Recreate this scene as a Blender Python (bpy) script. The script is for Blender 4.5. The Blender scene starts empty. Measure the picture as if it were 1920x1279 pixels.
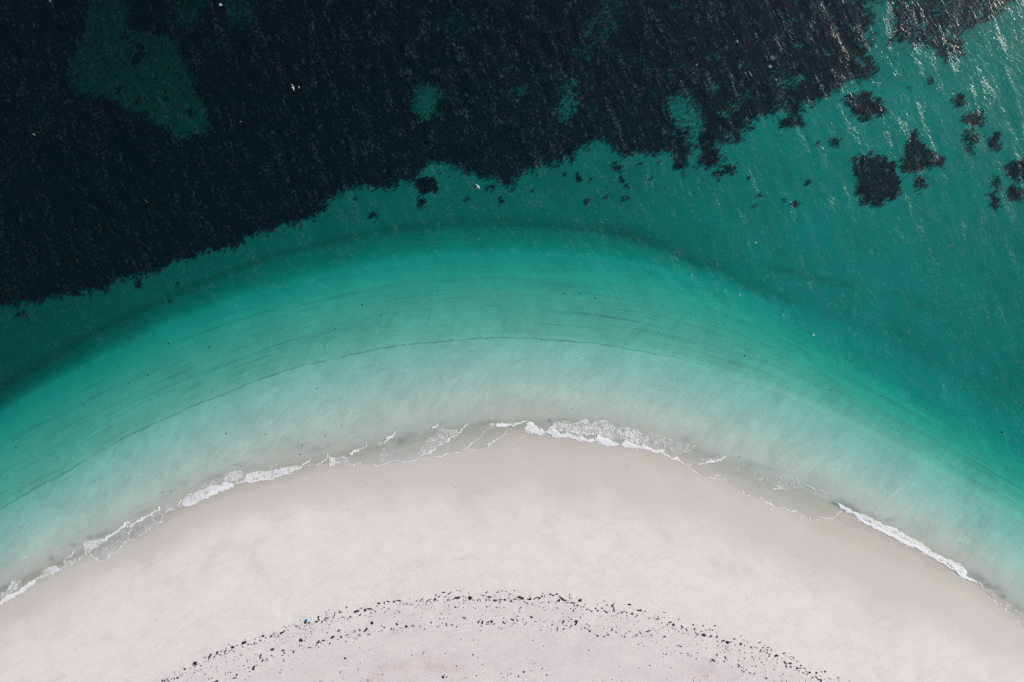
import bpy, bmesh, math, random
import numpy as np
from mathutils import Vector, Matrix

# ------------------------------------------------------------------ camera, sky, sun, exposure
scn = bpy.context.scene
R = math.radians
SUN_ELEV = R(24.0)
SUN_AZ = R(35.0)                      # counted from +x (screen right) towards +y (screen up)

cam_d = bpy.data.cameras.new('camera')
cam_d.sensor_width = 36.0
cam_d.lens = 24.0
cam_d.clip_start = 0.5
cam_d.clip_end = 6000.0
cam = bpy.data.objects.new('camera', cam_d)
scn.collection.objects.link(cam)
cam.location = (0, 0, 128.0)
cam.rotation_euler = (0, 0, 0)
scn.camera = cam

world = bpy.data.worlds.new('World')
scn.world = world
world.use_nodes = True
wn = world.node_tree
bg = wn.nodes['Background']
sky = wn.nodes.new('ShaderNodeTexSky')
sky.sky_type = 'NISHITA'
sky.sun_disc = False
sky.sun_elevation = SUN_ELEV
sky.sun_rotation = math.pi / 2 - SUN_AZ
sky.air_density = 1.0
sky.dust_density = 1.2
wn.links.new(sky.outputs[0], bg.inputs[0])
bg.inputs[1].default_value = 0.068

sun_d = bpy.data.lights.new('sun', 'SUN')
sun_d.energy = 4.8
sun_d.angle = R(0.55)
sun_d.color = (1.0, 0.93, 0.85)
sun = bpy.data.objects.new('sun', sun_d)
scn.collection.objects.link(sun)
sdir = Vector((math.cos(SUN_ELEV) * math.cos(SUN_AZ), math.cos(SUN_ELEV) * math.sin(SUN_AZ), math.sin(SUN_ELEV)))
sun.rotation_euler = sdir.to_track_quat('Z', 'Y').to_euler()
sun.location = sdir * 300

scn.view_settings.view_transform = 'Standard'
scn.view_settings.look = 'None'
scn.view_settings.exposure = 0.69
scn.view_settings.gamma = 1.0
scn.render.engine = 'CYCLES'
scn.cycles.transparent_max_bounces = 16
scn.cycles.use_denoising = False        # keeps the fine glints; what grain is left is finer than the photograph's
scn.cycles.sample_clamp_direct = 3.0
scn.cycles.max_bounces = 4
scn.cycles.diffuse_bounces = 2
scn.cycles.glossy_bounces = 2

# ------------------------------------------------------------------ helpers
rng = np.random.default_rng(7)
random.seed(7)
S = 0.1                                # metres per unit of the site plan
col = scn.collection

def tag(o, label=None, cat=None, group=None, kind=None):
    if label: o['label'] = label
    if cat: o['category'] = cat
    if group: o['group'] = group
    if kind: o['kind'] = kind
    return o

def X(u): return (np.asarray(u, float) - 960.0) * S
def Y(v): return (639.5 - np.asarray(v, float)) * S

def make_mesh(name, verts, faces, mat=None, smooth=True, attrs=None, parent=None):
    """verts (n,3); faces (m,3) or (m,4)"""
    me = bpy.data.meshes.new(name)
    verts = np.asarray(verts, np.float32); faces = np.asarray(faces, np.int32)
    k = faces.shape[1]
    me.vertices.add(len(verts)); me.vertices.foreach_set('co', verts.ravel())
    me.loops.add(faces.size); me.loops.foreach_set('vertex_index', faces.ravel())
    me.polygons.add(len(faces))
    me.polygons.foreach_set('loop_start', np.arange(0, faces.size, k, dtype=np.int32))
    me.polygons.foreach_set('loop_total', np.full(len(faces), k, np.int32))
    me.update(calc_edges=True)
    me.polygons.foreach_set('use_smooth', np.full(len(faces), smooth, bool))
    if attrs:
        for an, av in attrs.items():
            a = me.attributes.new(an, 'FLOAT', 'POINT')
            a.data.foreach_set('value', np.asarray(av, np.float32).ravel())
    if mat: me.materials.append(mat)
    o = bpy.data.objects.new(name, me)
    col.objects.link(o)
    if parent: o.parent = parent
    return o

def grid_faces(nr, nc):
    i = np.arange(nr - 1)[:, None]; j = np.arange(nc - 1)[None, :]
    a = i * nc + j
    return np.stack([a, a + 1, a + nc + 1, a + nc], -1).reshape(-1, 4)

def sn(x, y, seed, wl, octv=3, gain=0.5):
    """smooth pseudo noise, about -1..1; wl = wavelength in plan units"""
    r = np.random.default_rng(seed)
    out = 0; amp = 1.0; tot = 0
    for o in range(octv):
        acc = 0
        for k in range(6):
            th = r.uniform(0, 2 * np.pi); f = 2 * np.pi / (wl * r.uniform(0.7, 1.5)); ph = r.uniform(0, 6.283)
            acc = acc + np.sin((x * np.cos(th) + y * np.sin(th)) * f + ph)
        out = out + amp * acc / 2.6; tot += amp
        amp *= gain; wl *= 0.47
    return out / tot

def curve(pts, sm=14):
    p = np.array(pts, float)
    x0, y0 = p[0]; x1, y1 = p[-1]
    xs = np.concatenate([[x0 - 16000, x0 - 900, x0 - 400], p[:, 0], [x1 + 400, x1 + 900, x1 + 16000]])
    ys = np.concatenate([[y0 + 480, y0 + 480, y0 + 230], p[:, 1], [y1 + 230, y1 + 480, y1 + 480]])
    g = np.arange(-1400, 3300, 2.0)
    v = np.interp(g, xs, ys)
    if sm:
        k = np.exp(-0.5 * (np.arange(-3 * sm, 3 * sm + 1, 2) / sm) ** 2); k /= k.sum()
        n = len(k) // 2
        v = np.convolve(np.pad(v, n, mode='edge'), k, 'valid')
    return lambda x: np.interp(x, g, v)

def in_poly(px, py, poly):
    inside = np.zeros(px.shape, bool)
    n = len(poly)
    for i in range(n):
        x1, y1 = poly[i]; x2, y2 = poly[(i + 1) % n]
        if y1 == y2: continue
        c = ((y1 > py) != (y2 > py)) & (px < (x2 - x1) * (py - y1) / (y2 - y1) + x1)
        inside ^= c
    return inside

def seg_dist(px, py, pts, closed=False):
    d = np.full(px.shape, 1e9)
    n = len(pts)
    for i in range(n if closed else n - 1):
        ax, ay = pts[i]; bx, by = pts[(i + 1) % n]
        vx, vy = bx - ax, by - ay
        L = vx * vx + vy * vy + 1e-9
        t = np.clip(((px - ax) * vx + (py - ay) * vy) / L, 0, 1)
        d = np.minimum(d, np.hypot(px - ax - t * vx, py - ay - t * vy))
    return d

def sstep(a, b, x):
    t = np.clip((x - a) / (b - a), 0, 1)
    return t * t * (3 - 2 * t)

# ------------------------------------------------------------------ the lie of the land (plan units)
c_shore = curve([(0,1108),(100,1058),(200,1016),(300,964),(400,916),(500,884),(600,860),(700,836),(800,812),(900,797),
                 (1000,790),(1100,797),(1200,813),(1300,846),(1400,882),(1500,922),(1600,966),(1700,1014),(1800,1062),(1919,1150)], 24)
c_line = curve([(0,954),(50,924),(100,899),(177,852),(247,813),(313,783),(367,759),(450,726),(500,706),(567,684),(633,671),
                (700,655),(757,646),(857,638),(907,634),(983,634),(1107,643),(1173,653),(1273,671),(1363,699),(1430,718),(1497,743),
                (1563,774),(1613,798),(1680,832),(1760,876),(1833,922),(1900,959),(1919,970)], 8)
c_edge = curve([(0,768),(60,730),(133,695),(233,646),(300,613),(400,575),(500,546),(633,508),(800,482),(950,476),(1100,483),
                (1200,498),(1280,520),(1400,562),(1500,612),(1600,670),(1700,732),(1800,784),(1919,852)], 20)
c_dark = curve([(0,715),(50,688),(100,657),(150,628),(217,596),(283,562),(333,539),(400,513),(500,476),(633,444),(700,430),
                (800,419),(900,413),(1000,416),(1100,425),(1200,443),(1300,481),(1400,522),(1480,556),(1560,592),(1700,650),(1800,700),(1919,760)], 14)
c_meadow = curve([(0,560),(300,490),(600,390),(800,315),(1000,305),(1200,285),(1500,215),(1700,170),(1919,150)], 60)
c_dry = curve([(0,1192),(100,1146),(200,1098),(300,1054),(367,1021),(467,983),(633,954),(800,944),(960,950),(1107,972),(1200,990),
               (1280,1012),(1363,1040),(1513,1100),(1613,1146),(1713,1192),(1813,1236),(1919,1278)], 30)
c_wrack = curve([(0,1440),(200,1330),(310,1269),(353,1249),(400,1224),(440,1205),(500,1185),(577,1160),(633,1146),(697,1134),(760,1122),
                 (857,1115),(973,1113),(1053,1117),(1133,1133),(1207,1145),(1283,1172),(1360,1197),(1413,1207),(1450,1222),(1487,1243),
                 (1547,1277),(1700,1360),(1919,1500)], 12)
# landward edge of the run-up, with its lobes
R_PTS = [(0,1134),(18,1124),(34,1117),(56,1100),(70,1090),(84,1078),(110,1070),(117,1064),(140,1054),(155,1043),(170,1039),(183,1047),(192,1051),
    (204,1041),(216,1033),(230,1023),(241,1012),(254,1008),(272,1001),(280,993),(292,986),(302,977),(308,965),(322,958),(340,947),(352,946),(372,940),(388,934),
    (411,921),(424,917),(437,912),(455,904),(475,902),(495,903),(507,900),(527,893),(542,887),(556,883),(567,874),(574,872),(588,875),(597,870),(612,871),(620,874),
    (630,866),(650,865),(659,873),(672,868),(690,870),(708,874),(733,867),(757,866),(775,861),(788,857),(805,855),(830,856),(838,850),(864,847),(880,838),(897,843),(912,838),(925,828),
    (945,812),(960,806),(984,806),(996,813),(1010,815),(1023,810),(1036,818),(1050,821),(1064,819),(1082,825),(1108,829),(1116,826),(1128,834),(1140,836),(1154,836),
    (1161,833),(1172,839),(1190,840),(1201,837),(1214,843),(1226,849),(1236,848),(1248,853),(1260,859),(1269,859),(1284,870),(1292,872),(1310,889),(1326,898),(1336,897),(1344,893),(1359,900),
    (1370,912),(1379,921),(1388,921),(1405,930),(1416,931),(1440,944),(1454,952),(1466,950),(1480,956),(1494,959),(1515,970),(1524,976),(1535,970),(1562,969),(1578,963),(1597,963),
    (1606,971),(1620,982),(1650,997),(1672,1008),(1690,1017),(1700,1024),(1714,1026),(1746,1045),(1770,1060),(1784,1068),(1806,1085),(1817,1089),(1833,1093),(1843,1105),
    (1856,1120),(1872,1135),(1884,1143),(1894,1151),(1902,1163),(1910,1170),(1919,1177)]
c_run = curve(R_PTS, 0)
c_runs = curve(R_PTS, 30)

DEEPX = [-1500, 0, 500, 960, 1200, 1350, 1500, 1700, 1920, 3300]
DEEPD = [5.0, 4.0, 3.4, 3.1, 2.8, 2.4, 2.2, 2.2, 2.4, 2.8]

def zone(u, v):
    """0 at the waterline; -1 thin litter line, -2 shelf edge, -3 dark line, -4 meadow edge; 1 dry sand, 2 tide line, 3 above it"""
    s, l, e, d, m = c_shore(u), c_line(u), c_edge(u), c_dark(u), c_meadow(u)
    m = np.minimum(m, d - 45)
    z = -np.clip((s - v) / (s - l), 0, 1) - np.clip((l - v) / (l - e), 0, 1) - np.clip((e - v) / (e - d), 0, 1)
    z = z - np.clip((d - v) / (d - m), 0, 1) - np.clip((m - v) / 150.0, 0, 60)
    a, w = c_dry(u), c_wrack(u)
    z = z + np.clip((v - s) / (a - s), 0, 1) + np.clip((v - a) / (w - a), 0, 1) + np.clip((v - w) / 120.0, 0, 60)
    return z

def ground_z(u, v):
    u = np.asarray(u, float); v = np.asarray(v, float)
    zn = zone(u, v)
    t = -zn
    deep = np.interp(u, DEEPX, DEEPD)
    shal = np.interp(t, [0, .12, .25, .5, .8, .97, 1.03, 1.25, 1.5, 1.75, 2.0], [0, .04, .09, .20, .35, .45, .54, .70, .88, 1.18, 1.75])
    h = np.interp(t, [2, 2.2, 2.5, 2.75, 3, 4, 60], [0, .28, .62, .85, .97, 1.03, 1.03])
    h2 = np.interp(t, [2, 2.25, 2.6, 3, 3.6, 60], [0, .16, .42, .70, 1.0, 1.03]); rt = sstep(1250, 1600, u)
    h = h * (1 - rt) + h2 * rt
    shal = shal * (1 + rt * np.interp(t, [1.1, 1.6, 1.8, 2.0], [0, .18, .14, 0]))
    d = np.where(t < 2, shal, 1.75 + (deep - 1.75) * h)
    far = np.clip((c_meadow(u) - v), 0, 1500)
    d = d + far * np.interp(u, [-200, 600, 1000, 1500, 1900], [.0085, .0088, .0085, .004, .002]) * np.exp(-far / 1600)
    land = np.clip(v - c_shore(u), 0, None) * S
    z = -d + 1.7 * (1 - np.exp(-land / 17.0)) + np.clip(land - 45, 0, 400) * 0.02
    z = z + 0.025 * sn(u, v, 11, 160, 3) * np.clip(land / 4, 0, 1) + 0.05 * sn(u, v, 12, 130, 3) * np.clip(d / 2, 0, 1)
    return z

# swell: gentle directional waves, crests running from upper left to lower right
_r = np.random.default_rng(5)
_SW = []
for k in range(22):
    wl = _r.uniform(14, 55)
    th = R(28 + _r.normal(0, 13))                 # direction of travel, crests at right angles to it
    _SW.append((math.cos(th), math.sin(th), 2 * math.pi / wl, _r.uniform(0, 6.28), 0.0016 * wl * _r.uniform(.5, 1)))
def swell(u, v):
    a = 0
    for cx, cy, f, ph, am in _SW:
        a = a + am * np.sin((u * cx - v * cy) * f + ph)
    return a * 0.12 * (0.75 + 0.5 * sn(u, v, 31, 300, 2))

CREST = [(1567,941),(1585,950),(1610,962),(1640,980),(1668,995),(1700,1012),(1740,1035),(1780,1056),(1810,1078),(1833,1090)]
CREST2 = [(966,792),(990,790),(1010,803),(1030,806),(1065,810),(1110,818),(1150,828),(1200,832)]
def water_z(u, v):
    u = np.asarray(u, float); v = np.asarray(v, float)
    g = ground_z(u, v)
    s = (c_run(u) - v) * S
    film = 0.008 + 0.05 * np.clip(s / 5.0, 0, 1)
    dep = np.clip(-g, 0, 5)
    z = np.maximum(0.0 + swell(u, v) * np.clip(dep / 1.5, 0.05, 1), g + film)
    m = (u > 1500) & (u < 1900) & (v > 880) & (v < 1150)
    if m.any():
        dd = seg_dist(u[m], v[m], CREST); z[m] += 0.04 * np.exp(-(dd / 10.0) ** 2)
    m = (u > 930) & (u < 1250) & (v > 740) & (v < 880)
    if m.any():
        dd = seg_dist(u[m], v[m], CREST2); z[m] += 0.05 * np.exp(-(dd / 9.0) ** 2)
    return np.where(s < -0.001, np.minimum(z, g + 0.3 * s), z)

# ------------------------------------------------------------------ node helpers
def new_mat(name):
    m = bpy.data.materials.new(name); m.use_nodes = True
    nt = m.node_tree; nt.nodes.clear()
    out = nt.nodes.new('ShaderNodeOutputMaterial')
    return m, nt, out
class N:
    def __init__(s, nt): s.nt = nt
    def put(s, sock, v):
        if isinstance(v, bpy.types.NodeSocket): s.nt.links.new(v, sock)
        elif v is not None: sock.default_value = v
    def math(s, op, a, b=None, c=None, clamp=False):
        n = s.nt.nodes.new('ShaderNodeMath'); n.operation = op; n.use_clamp = clamp
        s.put(n.inputs[0], a); s.put(n.inputs[1], b)
        if c is not None: s.put(n.inputs[2], c)
        return n.outputs[0]
    def mr(s, v, a, b, c=0.0, d=1.0, smooth=True):
        n = s.nt.nodes.new('ShaderNodeMapRange'); n.interpolation_type = 'SMOOTHSTEP' if smooth else 'LINEAR'
        for i, q in enumerate((v, a, b, c, d)): s.put(n.inputs[i], q)
        return n.outputs[0]
    def noise(s, vec, scale, detail=3, rough=0.5, dist=0.0):
        n = s.nt.nodes.new('ShaderNodeTexNoise')
        s.put(n.inputs['Vector'], vec); n.inputs['Scale'].default_value = scale
        n.inputs['Detail'].default_value = detail; n.inputs['Roughness'].default_value = rough
        n.inputs['Distortion'].default_value = dist
        return n.outputs[0], n.outputs[1]
    def voro(s, vec, scale, feature='DISTANCE_TO_EDGE', rnd=1.0):
        n = s.nt.nodes.new('ShaderNodeTexVoronoi'); n.feature = feature
        s.put(n.inputs['Vector'], vec); n.inputs['Scale'].default_value = scale
        n.inputs['Randomness'].default_value = rnd
        return n.outputs['Distance']
    def mapping(s, vec, loc=(0,0,0), rot=(0,0,0), sc=(1,1,1)):
        n = s.nt.nodes.new('ShaderNodeMapping'); s.put(n.inputs[0], vec)
        n.inputs['Location'].default_value = loc; n.inputs['Rotation'].default_value = rot; n.inputs['Scale'].default_value = sc
        return n.outputs[0]
    def rgb(s, fac, a, b, mode='MIX'):
        n = s.nt.nodes.new('ShaderNodeMix'); n.data_type = 'RGBA'; n.blend_type = mode
        s.put(n.inputs[0], fac)
        s.put(n.inputs[6], a if not isinstance(a, tuple) else (*a, 1)); s.put(n.inputs[7], b if not isinstance(b, tuple) else (*b, 1))
        return n.outputs[2]
    def ramp(s, fac, stops, interp='LINEAR'):
        n = s.nt.nodes.new('ShaderNodeValToRGB'); s.put(n.inputs[0], fac)
        e = n.color_ramp.elements; n.color_ramp.interpolation = interp
        while len(e) > 1: e.remove(e[-1])
        e[0].position = stops[0][0]; e[0].color = (*stops[0][1], 1)
        for p, c in stops[1:]:
            q = e.new(p); q.color = (*c, 1)
        return n.outputs[0]
    def attr(s, name):
        n = s.nt.nodes.new('ShaderNodeAttribute'); n.attribute_name = name
        return n.outputs['Fac']
    def pos(s):
        return s.nt.nodes.new('ShaderNodeNewGeometry').outputs['Position']
    def comb(s, x, y, z=0.0):
        n = s.nt.nodes.new('ShaderNodeCombineXYZ'); s.put(n.inputs[0], x); s.put(n.inputs[1], y); s.put(n.inputs[2], z)
        return n.outputs[0]
    def sep(s, v):
        n = s.nt.nodes.new('ShaderNodeSeparateXYZ'); s.put(n.inputs[0], v); return n.outputs
    def bump(s, h, dist, strength=1.0, normal=None):
        n = s.nt.nodes.new('ShaderNodeBump'); s.put(n.inputs['Height'], h)
        n.inputs['Distance'].default_value = dist; n.inputs['Strength'].default_value = strength
        if normal is not None: s.put(n.inputs['Normal'], normal)
        return n.outputs[0]
    def principled(s, colr, rough=0.9, spec=0.3, normal=None):
        n = s.nt.nodes.new('ShaderNodeBsdfPrincipled')
        s.put(n.inputs['Base Color'], colr if not isinstance(colr, tuple) else (*colr, 1))
        s.put(n.inputs['Roughness'], rough); n.inputs['Specular IOR Level'].default_value = spec
        if normal is not None: s.put(n.inputs['Normal'], normal)
        return n.outputs[0]

# ------------------------------------------------------------------ ground (beach and seabed in one sheet)
def axis(a, b, fine, far=1500.0):
    core = np.arange(a, b + 1e-6, fine)
    k = np.array([fine * 2, fine * 5, fine * 10, 18, 30, 50, 90, 150, 260, 420, 650])
    k = np.cumsum(k)
    return np.concatenate([a - k[::-1], core, b + k])
# stains of weed litter and stirred-up silt on the seabed: u, v, half length, half width, angle, strength
STAINS = [(1215,448,90,16,-18,.30),(1300,486,55,12,-25,.42),(1345,495,40,12,-20,.4),(1420,540,70,11,-27,.38),(1480,560,40,10,-25,.30),(1490,508,60,8,-10,.34),(1535,521,50,9,-8,.40),
    (1590,533,40,8,-5,.22),(1740,572,50,16,-15,.26),(1700,628,40,5,-15,.22),(1760,640,40,8,-15,.15),(1690,550,40,10,0,.15),
    (1590,948,26,7,-32,.55),(1604,957,18,5,-32,.5),(1635,968,16,5,-30,.3),(1566,943,14,6,-20,.55),(1668,975,18,5,10,.25),
    (1835,1082,22,8,-25,.5),(1852,1098,16,8,-30,.45),(1880,1118,12,6,-20,.5),(1868,1103,20,9,-30,.3),(1905,1140,12,6,-30,.3),
    (565,836,20,8,0,.20),(595,842,28,7,12,.26),(617,835,14,6,10,.28),(570,832,10,5,0,.2),(752,828,12,7,10,.33),(765,815,8,6,0,.2),
    (910,793,14,5,10,.42),(925,792,16,4,0,.35),(830,793,12,4,10,.2),(880,800,20,5,15,.1),(1050,790,26,7,10,.3),(1030,789,8,5,0,.3),
    (1095,795,50,14,-5,.22),(1165,812,50,15,-15,.25),(1240,835,40,12,-20,.25),(1288,822,12,8,0,.3),(1295,838,24,8,-15,.28),(1330,858,22,5,10,.2),
    (1410,870,22,6,-10,.25),(1440,878,40,4,-12,.22),(1402,875,10,6,0,.25),(1500,905,30,5,-20,.2),(1540,918,30,5,-22,.2),
    (170,1008,12,6,15,.45),(190,1003,24,6,20,.3),(140,1021,12,4,5,.4),(97,1048,10,7,0,.35),(110,1058,20,6,20,.2),(60,1078,20,5,25,.2),(5,1103,20,6,30,.35),(40,1090,22,5,25,.25),
    (270,960,20,6,25,.2),(400,896,30,7,22,.3),(345,905,16,4,5,.2),(460,880,40,8,15,.15),(490,845,30,10,20,.12),(445,870,14,4,10,.2),(310,930,30,7,30,.1)]
PINK = [(820,1240,45,16,-10,.9),(745,1243,40,14,0,.6),(780,1255,60,14,10,.35),(870,1262,30,10,0,.4),(590,1252,30,10,0,.4),(1318,1255,50,18,0,.35),(700,1268,30,14,20,.4)]
GREYP = [(1318,1242,26,14,-10,.8),(1165,1250,30,8,0,.6),(1210,1258,30,8,-20,.7),(1000,1225,60,22,0,.3),(1080,1215,60,18,0,.3),(640,1218,50,16,20,.4),(560,1232,40,12,20,.3),(860,1225,30,12,0,.3),
    (490,1265,60,12,20,.3),(1400,1262,50,14,-20,.3),(310,1262,30,8,40,.5),(300,1268,24,5,50,.4),(850,1085,60,16,0,.25),(300,1135,80,16,25,.12)]
def blobs(u, v, lst, sc=1.0):
    a = np.zeros(np.shape(u))
    for bu, bv, L, W, an, st in lst:
        m = (np.abs(u - bu) < 3 * L + 10) & (np.abs(v - bv) < 3 * max(L * .6, W) + 20)
        if not m.any(): continue
        dx = u[m] - bu; dy = -(v[m] - bv); c, s_ = math.cos(R(an)), math.sin(R(an))
        p = (dx * c + dy * s_) / (L * .75 * sc); q = (-dx * s_ + dy * c) / (W * .8 * sc)
        a[m] = np.maximum(a[m], st * np.exp(-(p * p + q * q)))
    return a

gx = axis(-120, 120, 0.4); gy = axis(-90, 100, 0.4)
GXX, GYY = np.meshgrid(gx, gy)
GU, GV = GXX / S + 960, 639.5 - GYY / S
GZ = ground_z(GU, GV)
gzone = zone(GU, GV)

m_sand, nt, out = new_mat('sand'); n = N(nt)
P = n.pos(); xyz = n.sep(P); zn = n.attr('zone')
wob = n.noise(P, 0.07, 4, 0.55)[0]; wob2 = n.noise(P, 0.35, 3, 0.55)[0]
zl = n.math('ADD', zn, n.math('MULTIPLY', n.math('SUBTRACT', wob, 0.5), n.mr(zn, -0.2, 0.9, 0.02, 0.75)))
zl = n.math('ADD', zl, n.math('MULTIPLY', n.math('SUBTRACT', wob2, 0.5), n.mr(zn, -0.2, 0.9, 0.01, 0.16)))
f = n.math('DIVIDE', n.math('ADD', zl, 5.0), 9.0)
def q(z): return (z + 5.0) / 9.0
c = n.ramp(f, [(q(-5), (.31,.35,.35)), (q(-3.2), (.34,.38,.37)), (q(-2.2), (.39,.42,.385)), (q(-1.5), (.425,.395,.325)), (q(-1.06), (.43,.415,.35)), (q(-.94), (.45,.452,.395)), (q(-.35), (.46,.458,.415)),
                (q(-.08), (.395,.385,.35)), (q(.05), (.338,.323,.292)), (q(.3), (.405,.394,.371)), (q(.65), (.44,.432,.417)),
                (q(1.05), (.537,.526,.502)), (q(1.4), (.568,.556,.531)), (q(1.95), (.568,.556,.533)), (q(2.08), (.54,.53,.512)), (q(2.6), (.535,.522,.505)), (q(3.2), (.52,.508,.492)), (1.0, (.50,.49,.48))])
# soft mottling along the beach: sun shading of its undulations painted into the colour
arc = n.comb(n.math('MULTIPLY', xyz[0], 0.10), n.math('MULTIPLY', zn, 2.6), 0.0)
mot = n.noise(arc, 2.2, 5, 0.6, 0.6)[0]
mot2 = n.noise(n.mapping(n.mapping(P, rot=(0,0,R(-24))), sc=(0.35,1.2,1)), 0.55, 4, 0.6, 0.8)[0]
landm = n.mr(zn, 0.5, 1.1)
mm = n.math('MULTIPLY', n.math('ADD', n.mr(mot, .30, .56, -0.065, 0.0), n.mr(mot2, .25, .52, -0.065, 0.01)), landm)
# fine pitted texture above the tide line
pit = n.noise(P, 2.6, 4, 0.7)[0]
mm = n.math('ADD', mm, n.math('MULTIPLY', n.mr(pit, .3, .7, -0.045, 0.045), n.mr(zn, 1.9, 2.3, .25, 1.0)))
gr = n.noise(P, 7.0, 2, 0.8)[0]
mm = n.math('ADD', mm, n.mr(gr, .2, .8, -0.07, 0.07))
# seabed: thin lines of litter parallel to the shore
seam = n.mr(zn, -0.05, -0.25, 0.0, 1.0)
st = n.noise(n.comb(n.math('MULTIPLY', xyz[0], 0.05), n.math('MULTIPLY', zn, 17.0), 1.0), 1.0, 4, 0.62, 0.25)[0]
band = n.math('MULTIPLY', n.mr(zn, -2.2, -1.7), n.mr(zn, -1.0, -1.15))
mm = n.math('ADD', mm, n.math('MULTIPLY', n.mr(st, .52, .30, 0.0, -0.13), band))
st2 = n.noise(n.comb(n.math('MULTIPLY', xyz[0], 0.03), n.math('MULTIPLY', zn, 34.0), 7.0), 1.0, 3, 0.6, 0.15)[0]
mm = n.math('ADD', mm, n.math('MULTIPLY', n.mr(st2, .44, .30, 0.0, -0.24), band))
innr = n.math('MULTIPLY', n.mr(zn, -1.0, -0.9), n.mr(zn, -0.6, -0.85))
mm = n.math('ADD', mm, n.math('MULTIPLY', n.mr(st2, .5, .3, 0.0, -0.08), innr))
# slanting cloudy mottles in the shallows, painted for light bent by the waves
sl = n.noise(n.mapping(n.mapping(P, rot=(0,0,R(-52))), sc=(0.45,1,1)), 0.42, 5, 0.6, 1.0)[0]
mm = n.math('ADD', mm, n.math('MULTIPLY', n.mr(sl, .3, .7, -0.075, 0.06), n.math('MULTIPLY', n.mr(zn, 0.0, -0.3), n.mr(zn, -2.0, -1.2))))
big = n.noise(P, 0.12, 3, 0.5)[0]
mm = n.math('ADD', mm, n.math('MULTIPLY', n.mr(big, .3, .7, -0.05, 0.05), seam))
c = n.rgb(1.0, c, n.comb(*(n.math('ADD', mm, 1.0),) * 3), 'MULTIPLY')
# overlapping marks of earlier washes, and fine caustic light painted into the shallow bed
wz = n.math('ADD', zn, n.math('MULTIPLY', n.math('SUBTRACT', n.noise(P, 0.16, 4, .6)[0], .5), 0.35))
wm = n.math('ADD', n.math('MULTIPLY', n.mr(wz, .10, .13, 1.0, 0.0), .055), n.math('MULTIPLY', n.mr(wz, .26, .32, 1.0, 0.0), .035))
wm = n.math('MULTIPLY', wm, n.mr(zn, -0.05, 0.0))
rm = n.noise(n.mapping(n.mapping(P, rot=(0,0,R(-35))), sc=(1.0,2.2,1)), 1.6, 3, 0.6, 0.8)[0]
caus = n.math('MULTIPLY', n.mr(rm, .3, .7, -0.045, 0.045), n.math('MULTIPLY', n.mr(zn, -0.05, -0.2), n.mr(zn, -2.2, -1.6)))
c = n.rgb(1.0, c, n.comb(*(n.math('ADD', n.math('SUBTRACT', 1.0, wm), caus),) * 3), 'MULTIPLY')
# bolder litter lines
zz = n.math('ADD', zn, n.math('MULTIPLY', n.math('SUBTRACT', n.noise(P, 0.35, 4, .65)[0], .5), 0.06))
ln = n.math('MULTIPLY', n.mr(n.math('ABSOLUTE', n.math('ADD', zz, 1.0)), 0.002, 0.016, 1.0, 0.0), n.mr(n.noise(n.comb(xyz[0], 0.0), 0.16, 4, .75)[0], .35, .58, .15, 1.0))
ln = n.math('MULTIPLY', ln, n.mr(xyz[0], 18.0, 45.0, 0.62, 0.10))
c = n.rgb(ln, c, (.10,.17,.14))
ld = n.math('MULTIPLY', n.mr(n.math('ABSOLUTE', n.math('ADD', zz, 3.0)), 0.02, 0.22, 1.0, 0.0), n.mr(xyz[0], 20.0, 50.0, 0.30, 0.05))
c = n.rgb(ld, c, (.08,.12,.10))
tr = n.math('MULTIPLY', n.mr(n.math('ABSOLUTE', n.math('ADD', zz, 2.45)), 0.1, 0.5, 1.0, 0.0), n.mr(xyz[0], 10.0, 50.0, 0.12, 0.0))
c = n.rgb(tr, c, (.08,.14,.10))
# attributes painted on the sheet: litter stains, pink shell sand, damp grey patches
sa = n.attr('stain'); sa = n.math('MULTIPLY', sa, n.mr(n.noise(P, 0.9, 4, .7)[0], .25, .65, .35, 1.25))
c = n.rgb(n.math('MINIMUM', sa, 0.8), c, (.07,.09,.095))
pk = n.math('MULTIPLY', n.attr('pink'), n.mr(n.noise(P, 0.8, 4, .7)[0], .35, .65, .2, 1.0))
c = n.rgb(n.math('MULTIPLY', pk, .9), c, (.46,.355,.35))
gp = n.math('MULTIPLY', n.attr('greyp'), n.mr(n.noise(P, 0.5, 4, .7)[0], .35, .65, .2, 1.0))
c = n.rgb(n.math('MULTIPLY', gp, .45), c, (.37,.36,.36))
# tiny dark and pale grains strewn over the beach
vd = n.voro(P, 1.1, 'F1'); keep = n.noise(P, 0.37, 2, .5)[0]
sp = n.math('MULTIPLY', n.mr(vd, 0.05, 0.11, 1.0, 0.0), n.math('MULTIPLY', n.mr(keep, .50, .60), n.mr(zn, 0.1, 0.3, 0.0, 0.30)))
c = n.rgb(sp, c, (.22,.20,.19))
rough = n.mr(zn, 0.2, 1.1, 0.62, 0.95)
hgt = n.math('ADD', n.math('MULTIPLY', pit, n.mr(zn, 1.2, 2.1, .15, 1.0)), n.math('MULTIPLY', n.noise(P, 0.6, 5, .6)[0], n.mr(zn, .8, 2.0, .2, .9)))
nrm = n.bump(hgt, 0.06, 0.6)
nt.links.new(n.principled(c, rough, 0.25, nrm), out.inputs[0])

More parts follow.
